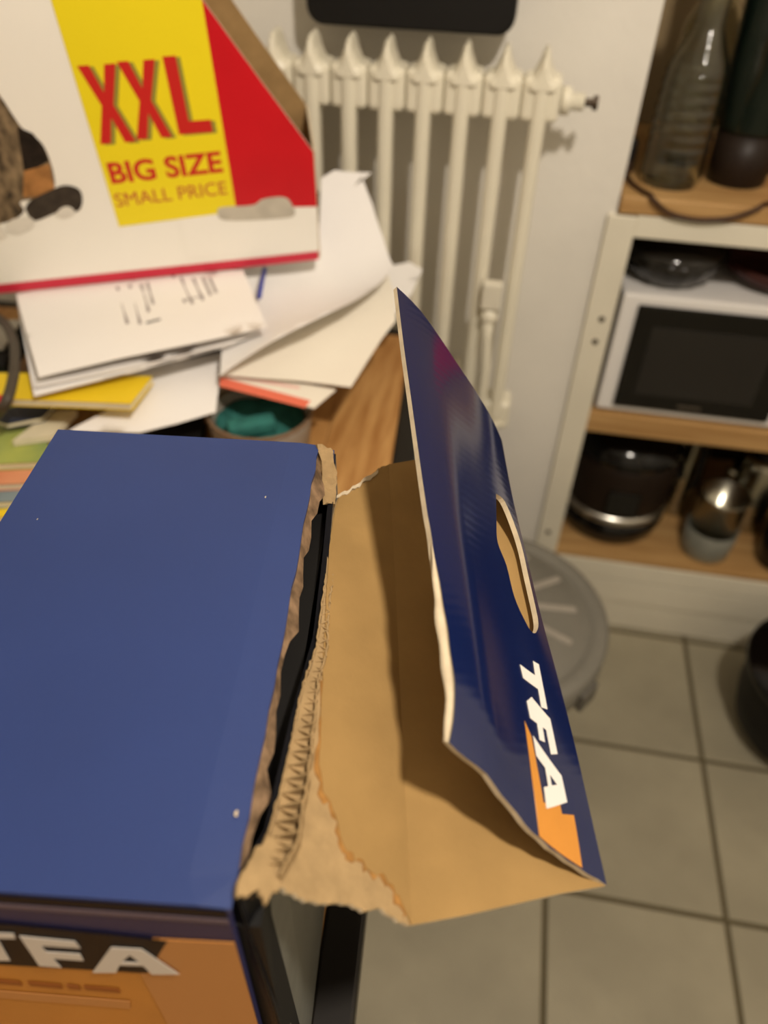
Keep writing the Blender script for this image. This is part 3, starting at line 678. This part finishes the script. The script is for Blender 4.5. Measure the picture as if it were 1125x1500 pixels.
for nm in ('T', 'F', 'A'):
    pol = D['front'][nm]
    if nm == 'T': pol = [(.119, .0405), (.0912, .0379), (.0922, .0436), (.1, .0445), (.1027, .0712), (.1095, .0723), (.1068, .0455), (.120, .0462)]
    fprint('letter', pol, 'print_white', 5, holes=[D['front']['A_hole']] if nm == 'A' else [])
for k, (u0, u1) in enumerate(((.062, .078), (.0805, .086), (.089, .104), (.108, .119), (.124, .14))):
    fprint('small_print', [(u0, .1015), (u1, .1005), (u1, .1065), (u0, .1075)], 'print_brown', 3)
fprint('print_field', [(.06, .119), (.13, .117), (.14, .128), (.062, .131)], 'print_orange_pale', 3)
# torn side panel, bulging outwards below the tear
te = [Vector(p) for p in D['torn_edge']]
def poly_at(Pl, q):
    L = [0]
    for a_, b_ in zip(Pl, Pl[1:]): L.append(L[-1]+(b_-a_).length)
    q *= L[-1]
    for i in range(len(Pl)-1):
        if q <= L[i+1] or i == len(Pl)-2:
            return Pl[i].lerp(Pl[i+1], (q-L[i])/(L[i+1]-L[i]))
sb0 = cpt(CW+.017, CL-.001, -CH); sb1 = cpt(CW+.014, .001, -CH)
def sidefn(s, t):
    a = poly_at(te, s); b_ = sb0.lerp(sb1, s)
    return b_.lerp(a, t)
sd = sheet_obj('side_panel', sheet([(0, 0), (1, 0), (1, 1), (.9, .995), (.7, 1), (.5, .99), (.3, 1), (.1, .995), (0, 1)], sidefn, .0035, grid=12, off=0), ['kraft', 'grey_side', 'print_black'], cb)
fe = link_mesh('black_corner_strip', *sheet([(.93, 0), (1, 0), (1, .985), (.95, .985)], sidefn, .0004, grid=8, off=-.0010)[:2], 'print_black', sd)
link_mesh('shade_fill', *cbox(.008, CW+.008, .006, CL-.006, -CH+.006, -.034), ['black_matte'], cb)  # black block added to stand in for the carton's dark interior
# shreds of liner under the top edge
def shredfn(s, t): return cpt(CW-.001+.010*s*(.5+.5*math.sin(9*t)**2), CL*t, -T_-.0008-.016*s)
sheet_shape = [(0, .02), (1, .04)]+[(random.uniform(.25, .8), .04+.92*k/26) for k in range(1, 26)]+[(.9, .96), (0, .985)]
link_mesh('torn_liner', *sheet(sheet_shape, shredfn, .0008, grid=26)[:2], 'torn_brown', cb)
# torn base ply + liner of the fold-out panel
Afn = patch(D['A'])
A_out = ragged(D['A_out'], .022, .0028, lambda p: p.x < .95)
def A_bend(s, t): return Afn(s, t)+Vector((0, 0, .0025*math.sin(7*t)*s*(1-s)*2))
ap = sheet_obj('fold_out_panel', sheet(A_out, A_bend, .0024, grid=26, off=-.003), ['kraft_torn', 'blue_gloss', 'kraft_pale'], cb)
ap['label'] = 'torn kraft cardboard panel'
liner = ragged(D['A_liner'], .018, .007, lambda p: p.x < .93)
link_mesh('kraft_liner', *sheet(liner, A_bend, .0007, grid=26, off=-.0005)[:2], 'kraft_liner', ap)
# frayed fringe along the liner tear
fr = []
edge = D['A_liner'][:13]
for k in range(len(edge)-1):
    a_, b_ = Vector(edge[k]), Vector(edge[k+1])
    for j in range(3): fr.append(a_.lerp(b_, j/3))
fring = [(p.x+random.uniform(-.035, .005), p.y+random.uniform(-.012, .004)) for p in fr]+[(p.x+.012, p.y+.008) for p in reversed(fr)]
link_mesh('frayed_edge', *sheet(fring, A_bend, .0005, grid=30, off=-.0006)[:2], 'kraft_frayed', ap)
B_out = [(0, 0), (.25, -.002), (.5, .0), (.75, .002), (1, 0), (1, .25), (1, .5), (1, .75), (.995, .985), (.5, .995), (0, 1), (0, .631), (0, .3)]
crR = [Vector(p) for p in D['flap_R']]; fo0, fo1 = Vector(D['B'][0]), Vector(D['B'][3])
def Bfn(s, t):
    return fo0.lerp(fo1, t).lerp(poly_at(crR, min(max(t, 0), 1))-Vector((.0035, 0, .0030))*min(1, 6*t+.15), s)
sheet_obj('fold_panel', sheet(B_out, Bfn, .003, grid=14, off=-.003), ['kraft_liner', 'blue_gloss', 'kraft_pale'], cb)
# near shreds at the front corner
ns = ragged(D['near_shred'], .012, .009)
link_mesh('corner_shred', *sheet(ns, lambda s, t: Afn(s, t)+Vector((0, 0, .001)), .0016, grid=12, off=-.001)[:2], 'kraft_torn', cb)
pf = [(.06+.74*k/16, 1.010+random.uniform(-.004, .006)-(.010 if k > 3 else 0)) for k in range(17)]
link_mesh('pale_fringe', *sheet(pf+[(p[0], p[1]-.010-random.random()*.008) for p in reversed(pf)], A_bend, .0006, grid=24, off=.0003)[:2], 'kraft_pale', ap)
# exposed flutes along the torn edge
def wv(k): return poly_at(te, k)
FV = []; FF = []
N_ = 150
side = Vector((ex.x, ex.y, 0))
for k in range(N_+1):
    q = .36+.60*k/N_
    p = wv(q); wd = .004+.0085*max(0, (q-.45)/.5)
    ph = (k % 6)/6; tri = 1-abs(2*ph-1)
    b_ = p+side*(wd*tri)+Vector((0, 0, .0012*random.random()))
    FV += [b_, b_+Vector((0, 0, -.007))]
for k in range(N_): FF.append((2*k, 2*k+2, 2*k+3, 2*k+1))
fl_ = link_mesh('exposed_flutes', FV, FF, 'kraft_torn', cb)
sol = fl_.modifiers.new('solid', 'SOLIDIFY'); sol.thickness = .0006
for off, hh in ((0.0, .002), (1.0, .001)):
    rb = []; rf = []
    for k in range(81):
        q = .34+.63*k/80; p = wv(q); wd = (.004+.0085*max(0, (q-.45)/.5))*off
        j = Vector((random.uniform(-.0004, .0004), 0, hh+random.uniform(-.0012, .0008)))
        a_ = p+side*wd+j; rb += [a_, a_+Vector((0, 0, -.008-hh))]
    for k in range(80): rf.append((2*k, 2*k+2, 2*k+3, 2*k+1))
    o = link_mesh('liner_edge', rb, rf, 'kraft_torn', cb); s_ = o.modifiers.new('solid', 'SOLIDIFY'); s_.thickness = .0009
# back corner shred: bent corrugated tab
bk = [cpt(CW-.001, CL-.002, -.001), cpt(CW+.008, CL+.001, -.003), cpt(CW+.012, CL-.012, -.012), cpt(CW+.0135, CL-.032, -.024), cpt(CW+.006, CL-.034, -.022), cpt(CW+.003, CL-.014, -.008)]
bfn0 = cloud(bk)
def bfn(x, y): p = bfn0(x, y); return p+Vector((0, 0, .0022*noise.noise(Vector((x*260, y*260, 1.3)))))
link_mesh('corner_tab', *sheet(ragged([(p.x, p.y) for p in bk], .003, .0007), bfn, .0035, grid=12, off=-.0025)[:2], 'kraft_torn', cb)

# handle flap: blue outside, folded back over the panel, with the hand hole
def curve(Pl):
    Pl = catmull(Pl, 8); return lambda q: poly_at(Pl, min(max(q, 0), 1))
cL, cR, cF, cN = [curve(D['flap_'+k]) for k in 'LRFN']
p00, p10, p01, p11 = Vector(D['flap_L'][0]), Vector(D['flap_R'][0]), Vector(D['flap_L'][-1]), Vector(D['flap_R'][-1])
def flap(s, t):
    a = (1-s)*cL(t)+s*cR(t); b_ = (1-t)*cN(s)+t*cF(s)
    return a+b_-((1-s)*(1-t)*p00+s*(1-t)*p10+(1-s)*t*p01+s*t*p11)
hole = catmull([Vector((min(p[0], .955), p[1], 0)) for p in D['hole']+D['hole'][:1]], 4)[:-1]
hole = [(p.x, p.y) for p in hole]
f_out = []
for a_, b_, n in (((0, 0), (1, 0), 18), ((1, 0), (1, 1), 30), ((1, 1), (0, 1), 18), ((0, 1), (0, 0), 40)):
    for k in range(n):
        q = k/n; p = [a_[0]+(b_[0]-a_[0])*q, a_[1]+(b_[1]-a_[1])*q]
        if a_ == (0, 1) and q > .55: p[0] += random.uniform(-.006, .006)
        if a_ == (0, 0): p[1] += random.uniform(-.003, .003)
        f_out.append(tuple(p))
TH = .0032
hf = sheet_obj('handle_flap', sheet(f_out, flap, TH, [hole], grid=34, off=-TH, aspect=.4), ['blue_gloss', 'kraft', 'kraft_pale'], cb, smooth=True)
hf['label'] = 'glossy blue flap with hand hole'
def fdecal(name, poly, m_, holes=(), lvl=1):
    sh = sheet(ragged(poly, .02, 0), flap, .00015, holes, grid=10, off=.00015*lvl, aspect=.4)
    return link_mesh(name, sh[0], sh[1], m_, hf)
dS = .03
fdecal('orange_mark', [(.592, .185), (.63, .168), (.648, .065), (.772, .086), (.775, .072), (.862, .086), (.858, .004), (.60, .004), (.58, .09)], 'print_orange')
fdecal('letter', [(.82, .348), (.811, .258), (.760, .250), (.764, .285), (.645, .276), (.638, .300), (.762, .311), (.771, .342)], 'print_white', lvl=2)
fdecal('letter', [(.640, .232), (.69, .252), (.818, .242), (.822, .180), (.768, .168), (.765, .21), (.738, .209), (.736, .182), (.695, .177), (.697, .206), (.645, .203)], 'print_white', lvl=2)
fdecal('letter', [(.642, .172), (.82, .142), (.826, .100), (.662, .058), (.664, .092), (.70, .101), (.70, .131), (.642, .138)], 'print_white', [[(.728, .108), (.772, .118), (.728, .126)]], lvl=3)
# bruised white edge on the near half of the free edge
rb = []; rf = []
for k in range(31):
    t = .0+.36*k/30; p = flap(0, t); d_ = (flap(.03, t)-p).normalized(); w_ = .0050*math.sin(math.pi*min(1, .12+k/33))*(1+.12*math.sin(k*.9))
    n_ = Vector((.7, 0, .7))
    e_ = w_/.005
    rb += [p-d_*w_+n_*-.0008*e_, p-d_*w_*.3+n_*.0011*e_, p+d_*w_*.45+n_*.0004*e_, p-d_*w_*.2-n_*.0032*e_]
for k in range(30):
    for j in range(4): rf.append((4*k+j, 4*k+(j+1) % 4, 4*k+4+(j+1) % 4, 4*k+4+j))
rf += [(0, 1, 2, 3), (123, 122, 121, 120)]
link_mesh('bruised_edge', rb, rf, 'kraft_pale', hf, smooth=True)

# ---------------------------------------------------------------- opened cat food box on the pile
O_ = Vector(D['cat_O']); H_ = Vector(D['cat_h']); U_ = Vector(D['cat_up']); N_c = H_.cross(U_)
if N_c.y > 0: N_c = -N_c
def kp(a, b_, d=0): return O_+H_*a+U_*b_-N_c*d      # a along, b up, d into the box
BW, BD, BT = .47, .10, .34
kb = thing('cat_food_box', 'opened white, red and yellow cat food box marked XXL', 'box', tuple(kp(-BW/2, 0, BD/2)))
ft = [(0, 0), (.0033, .0777), (.0045, .1454), (-.0005, .1539), (-.0481, .2306), (-.095, .3086), (-.114, BT), (-.356, BT), (-BW, .15), (-BW, 0)]
def panel(name, poly, fn, m3, thick=.002, par=kb, grid=8): return sheet_obj(name, sheet(poly, fn, thick, grid=grid, off=0), m3, par)
fpn = panel('front_panel', ft, lambda s, t: kp(s, t, .002), ['box_white', 'kraft', 'kraft_pale'])
panel('back_panel', [(p[0], p[1]+.012) if p[1] > .1 else p for p in ft], lambda s, t: kp(s, t, BD), ['kraft', 'kraft', 'kraft_pale'])
panel('side_panel', [(0, 0), (1, 0), (1, .157), (0, .1454)], lambda s, t: kp(.0005+.004*t/.1454, t, .003+s*(BD-.0045)), ['maroon', 'kraft', 'kraft_pale'], grid=4)
panel('side_panel', [(0, 0), (1, 0), (1, .157), (0, .15)], lambda s, t: kp(-BW+.001, t, .003+s*(BD-.0045)), ['kraft', 'box_white', 'kraft_pale'], grid=4)
panel('bottom_panel', [(-BW, 0), (0, 0), (0, 1), (-BW, 1)], lambda s, t: kp(s, .0005, .003+t*(BD-.005)), ['kraft', 'box_white', 'kraft_pale'], grid=4)
def kprint(name, poly, m_, lvl, holes=(), par=fpn, grid=6):
    V, F, mi = sheet(poly, lambda s, t: kp(s, t, -.0002*lvl), .00015, holes, grid=grid)
    return link_mesh(name, V, F, m_, par)
kprint('red_field', [(.0036, .0755), (.0045, .1450), (-.0007, .1537), (-.0481, .2304), (-.095, .3084), (-.1135, BT-.0003), (-.17, BT-.0003), (-.17, .088)], 'print_red', 1)
kprint('bottom_stripe', [(-.0002, 0), (.0004, .0125), (-BW, .0055), (-BW, -.008)], 'print_crimson', 1)
kprint('white_field', [(.0003, .013), (.0034, .0745), (-.17, .0885), (-.17, .02)], 'box_white', 2)
yf = kprint('yellow_field', [(-.2430, .0715), (-.0972, .0785), (-.0958, .3096), (-.1140, BT-.0003), (-.2424, BT-.0003)], 'print_yellow', 3)
XP = [(0, 1), (.30, 1), (.50, .66), (.70, 1), (1, 1), (.66, .5), (1, 0), (.70, 0), (.50, .34), (.30, 0), (0, 0), (.34, .5)]
LP = [(0, 1), (.36, 1), (.36, .17), (1, .17), (1, 0), (0, 0)]
def glyph(P_, x0, x1, y0, y1): return [(x0+(x1-x0)*p[0], y0+(y1-y0)*p[1]) for p in P_]
for P_, x0, x1, y0, y1 in ((XP, -.2362, -.1965, .1735, .2560), (XP, -.1950, -.1552, .1755, .2575), (LP, -.1468, -.1085, .1775, .2595)):
    kprint('letter_shadow', glyph(P_, x0+.0045, x1+.0045, y0-.0015, y1-.0015), 'print_shadow', 4, par=yf)
    kprint('letter', glyph(P_, x0, x1, y0, y1), 'print_text_red', 5, par=yf)
def ktext(s, x0, x1, y0, y1, m_, bold, dy):
    v, f = text2d(s, bold)
    V = [kp(x0+(x1-x0)*p[0], y0+(y1-y0)*p[1]+dy*p[0], -.0010) for p in v]
    link_mesh('lettering', V, f, m_, yf)
ktext('BIG SIZE', -.2362, -.1044, .1260, .1520, 'print_text_red', .028, .0035)
ktext('SMALL PRICE', -.2384, -.1042, .0975, .1140, 'print_text_rose', 0.0, .0045)
def smooth2(pl): return [(p.x, p.y) for p in catmull([Vector((q[0], q[1], 0)) for q in pl+pl[:1]], 4)[:-1]]
cb_ = D['cat_body']
kprint('cat_print', smooth2([(-.352, .292)]+cb_[:-1]+[(-.42, .09), (-.435, .15), (-.425, .21), (-.412, .24), (-.417, .27), (-.414, .302), (-.402, .290), (-.376, .292), (-.362, .305)]), 'cat_tabby', 2)
kprint('cat_print', D['cat_dark1'], 'cat_dark', 3)
kprint('cat_print', D['cat_tan'], 'cat_tan', 3)
kprint('cat_print', smooth2(D['cat_tail']), 'cat_tail', 4)
for pw in D['cat_paws']: kprint('cat_print', smooth2(pw), 'cat_white', 5)
kprint('torn_patch', smooth2(D['cat_smudge']), 'smudge_grey', 5)

# ---------------------------------------------------------------- paper pile
S = D['S']
def paper(name, key, label, cat, mats='paper', thick=.0005, grid=14, group=None, parent=None, wob=0.0, off=0.0):
    P3 = S[key]; fn0 = cloud(P3)
    def fn(x, y):
        p = fn0(x, y)
        if wob: p.z += wob*noise.noise(Vector((x*14, y*14, len(key))))
        return p
    V, F, mi = sheet([(p[0], p[1]) for p in P3], fn, thick, grid=grid, off=off, step=.012)
    o = link_mesh(name, V, F, mats, parent, smooth=True, recalc=False)
    if parent is None: tag(o, label, cat, group)
    return o, fn
lf = thing('folded_letter', 'thick folded white letter with printed columns in front of the cat food box', 'letter', (-.43, .78, .85))
_, lfn = paper('top_leaf', 'leaf_top', None, None, 'paper', .0008, 16, parent=lf)
paper('middle_leaf', 'leaf_mid', None, None, 'paper', .0022, 12, parent=lf)
paper('lower_leaf', 'leaf_low', None, None, 'paper', .0022, 12, parent=lf)
def inkline(x, y, dx, dy, w_, m_='ink_grey'):
    d = Vector((dx, dy)); n = Vector((-dy, dx)).normalized()*w_
    a = Vector((x, y)); b_ = a+d
    out = [(a-n), (b_-n), (b_+n), (a+n)]
    V, F, mi = sheet([(p.x, p.y) for p in out], lambda s, t: lfn(s, t), .0002, grid=4, off=.0009)
    link_mesh('printed_line', V, F, m_, lf)
INK = D['ink']
for x0, y0, x1, y1, w_, k in INK: inkline(x0, y0, x1-x0, y1-y0, w_, 'ink_dark' if k else 'ink_grey')
paper('letter_sheet', 'big_sheet', 'large curling white sheet leaning from under the cat food box to the radiator', 'paper', 'paper', .0005, 22, wob=.003)
paper('letter_sheet', 'under_sheet', 'white sheet in the shade under the large curling sheet', 'paper', 'paper_warm', .0006, 16, wob=.002)
paper('letter_sheet', 'corner_sheet', 'small white paper corner sticking out behind the tip of the blue flap', 'paper', 'paper', .0006, 10)
ev, evf = paper('envelope', 'stripe_sheet', 'white envelope with orange-red stripe above the teal pouch', 'envelope', 'paper_warm', .0015, 10)
for key, m_ in (('stripe', 'stripe_red'), ('stripe2', 'stripe_pink')):
    V, F, mi = sheet([(p[0], p[1]) for p in S[key]], evf, .0002, grid=8, off=.0016)
    link_mesh('colour_stripe', V, F, m_, ev)
paper('letter_sheet', 'low_sheet', 'lowest white sheet lying just behind the blue carton', 'paper', 'paper', .0006, 12, wob=.001)
def slab(name, P3, z0, z1, covers, pages, label, cat, par=None):
    """a booklet: two covers and a page block"""
    cx = sum(p[0] for p in P3)/len(P3); cy = sum(p[1] for p in P3)/len(P3)
    t = thing(name, label, cat, (cx, cy, z0))
    n = len(P3)
    def ring(za, zb, k):
        V = [(cx+(p[0]-cx)*k, cy+(p[1]-cy)*k, za) for p in P3]+[(cx+(p[0]-cx)*k, cy+(p[1]-cy)*k, zb) for p in P3]
        return V, [tuple(range(n))[::-1], tuple(range(n, 2*n))]+[(i, (i+1) % n, n+(i+1) % n, n+i) for i in range(n)]
    c = min(.0012, (z1-z0)*.2)
    link_mesh('back_cover', *ring(z0, z0+c, 1), covers, t)
    link_mesh('page_block', *ring(z0+c+.0001, z1-c-.0001, .985), pages, t)
    link_mesh('front_cover', *ring(z1-c, z1, 1), covers, t)
    return t
slab('yellow_booklet', S['yellow'], .836, .846, 'book_yellow', 'page_cream', 'bright yellow booklet under the folded letter', 'booklet')
slab('cream_booklet', S['cream'], .7915, .799, 'page_cream', 'page_cream', 'cream booklet behind the left corner of the blue carton', 'booklet')
slab('navy_booklet', S['navy'], .800, .807, 'navy_cover', 'page_cream', 'small navy booklet under the yellow booklet', 'booklet')
def mag(name, key, z1, m_, label):
    p = [Vector(q) for q in S[key]]
    d = (p[1]-p[2]).normalized()*.20; d.z = 0
    fl2, fr2 = p[3], p[2]
    q = [fl2-(fr2-fl2)*.8, fr2, fr2+d, fl2+d-(fr2-fl2)*.8]
    slab(name, [tuple(v_) for v_ in q], z1-.0098, z1, m_, 'page_cream', label, 'magazine')
mag('magazine', 'mag_green', .790, 'green_cover', 'green-covered magazine, topmost of the stack left of the carton')
mag('magazine', 'mag_peach', .780, 'peach_cover', 'peach-covered magazine, second from the top of the stack left of the carton')
mag('magazine', 'mag_bluegrey', .770, 'bluegrey_cover', 'blue-grey magazine, third in the stack left of the carton')
mag('magazine', 'mag_yel2', .760, 'book_yellow', 'yellow magazine, lowest of the stack left of the carton')
# black binder carrying the pile
bd = thing('black_binder', 'black binder under the paper pile', 'binder', (-.42, .88, .7505))
bq = [(-.60, .80), (-.33, .83), (-.28, 1.02), (-.62, 1.0)]
def quadprism(q, z0, z1):
    n = len(q); V = [(x, y, z0) for x, y in q]+[(x, y, z1) for x, y in q]
    return V, [tuple(range(n))[::-1], tuple(range(n, 2*n))]+[(i, (i+1) % n, n+(i+1) % n, n+i) for i in range(n)]
link_mesh('back_cover', *quadprism(bq, .7505, .754), 'black_matte', bd)
link_mesh('pages', *quadprism([(-.595, .81), (-.335, .84), (-.29, 1.01), (-.61, .99)], .7542, .8225), 'page_cream', bd)
link_mesh('front_cover', *quadprism(bq, .8227, .826), 'black_matte', bd)
slab('dark_book', [(-.268, .93), (-.19, .945), (-.20, 1.05), (-.272, 1.03)], .7505, .838, 'brown_dark', 'page_cream', 'dark book propping the white sheets beside the black binder', 'book')
# open pouch with teal lining
pc = (-.272, .752)
po = thing('open_pouch', 'open grey pouch with teal lining on the table behind the carton', 'pouch', (pc[0], pc[1], .7505))
V, F = lathe(hollow([(0, 0), (.052, 0), (.06, .006), (.064, .048), (.065, .052)], .004), (pc[0], pc[1], .7505), 40, 1.0, .95)
link_mesh('shell', V, F, 'grey_plastic', po, smooth=True)
link_mesh('rim', *tube([(pc[0]+.0635*math.cos(a/24*2*math.pi), pc[1]+.0605*math.sin(a/24*2*math.pi), .8045) for a in range(25)], .0028, 8), 'brown_rim', po, smooth=True)
V, F = lathe([(0, .03), (.02, .036), (.04, .03), (.055, .04), (.0555, .036), (.03, .02), (0, .02)], (pc[0], pc[1], .7505), 40, 1.0, .95)
V = [Vector((v.x, v.y, v.z+.008*noise.noise(v*40))) for v in V]
link_mesh('teal_lining', V, F, 'teal_cloth', po, smooth=True)
V, F = box(-.03, .03, -.012, .012, 0, .02, .006, 3, Matrix.Translation((pc[0]-.005, pc[1]-.02, .785)) @ Matrix.Rotation(.5, 4, 'Z'))
link_mesh('folded_cloth', V, F, 'teal_cloth', po, smooth=True)
wl = thing('dark_gap_slab', 'black slab added to darken the gap under the lowest white sheet', 'filler', (-.385, .715, .7505))  # black slab added to stand in for shade below the sheet
WM = Matrix.Translation((-.392, .722, .7505)) @ Matrix.Rotation(math.radians(14), 4, 'Z')
link_mesh('lower_half', *box(-.055, .05, -.045, .045, 0, .011, .004, 2, WM), 'black_matte', wl)
link_mesh('upper_half', *box(-.053, .049, -.043, .044, .0112, .024, .004, 2, WM), 'black_matte', wl)
# black device and grey cable at the left edge
dv = thing('black_device', 'black electronic device at the left edge beside the folded letter', 'device', (-.67, .83, .791))
DM = Matrix.Translation((-.68, .815, .80)) @ Matrix.Rotation(math.radians(12), 4, 'Z')
link_mesh('case', *box(-.08, .055, -.06, .06, -.009, .018, .004, 2, DM), 'black_matte', dv)
link_mesh('silver_trim', *box(-.078, .053, -.0615, -.0602, -.002, .006, 0, 1, DM), 'silver', dv)
link_mesh('top_plate', *box(-.07, .045, -.03, .05, .0182, .022, .001, 1, DM), 'silver', dv)
o = link_mesh('grey_cable', *tube(catmull(S['cable']), .006), 'cable_grey', smooth=True)
tag(o, 'thick dark grey cable looping down at the left edge', 'cable')
o = link_mesh('red_tag', *sheet([(p[0], p[1]) for p in S['red']], lambda x, y: Vector((x, y, .8515)), .002, grid=5)[:2], 'red_plastic')
tag(o, 'small red tag on the yellow booklet under the grey cable', 'tag')
P3 = [Vector(p) for p in S['blue_edge']]
V, F = tube([P3[1]+Vector((0, 0, .004)), P3[1].lerp(P3[2], .5)+Vector((0, 0, .005)), P3[2]+Vector((0, 0, .004))], .003)
o = link_mesh('blue_pen', V, F, 'blue_plastic', smooth=True)
tag(o, 'blue pen edge beside the folded letter under the cat food box', 'pen')
# repeats carry a group
for o in scene.objects:
    if o.parent is None and 'label' in o:
        k = o.name.split('.')[0]
        if k == 'letter_sheet': o['group'] = 'loose white sheets in the paper pile'
        if k == 'magazine': o['group'] = 'magazines stacked left of the carton'
        if k == 'glass_carafe': o['group'] = 'glass carafes on the worktop'
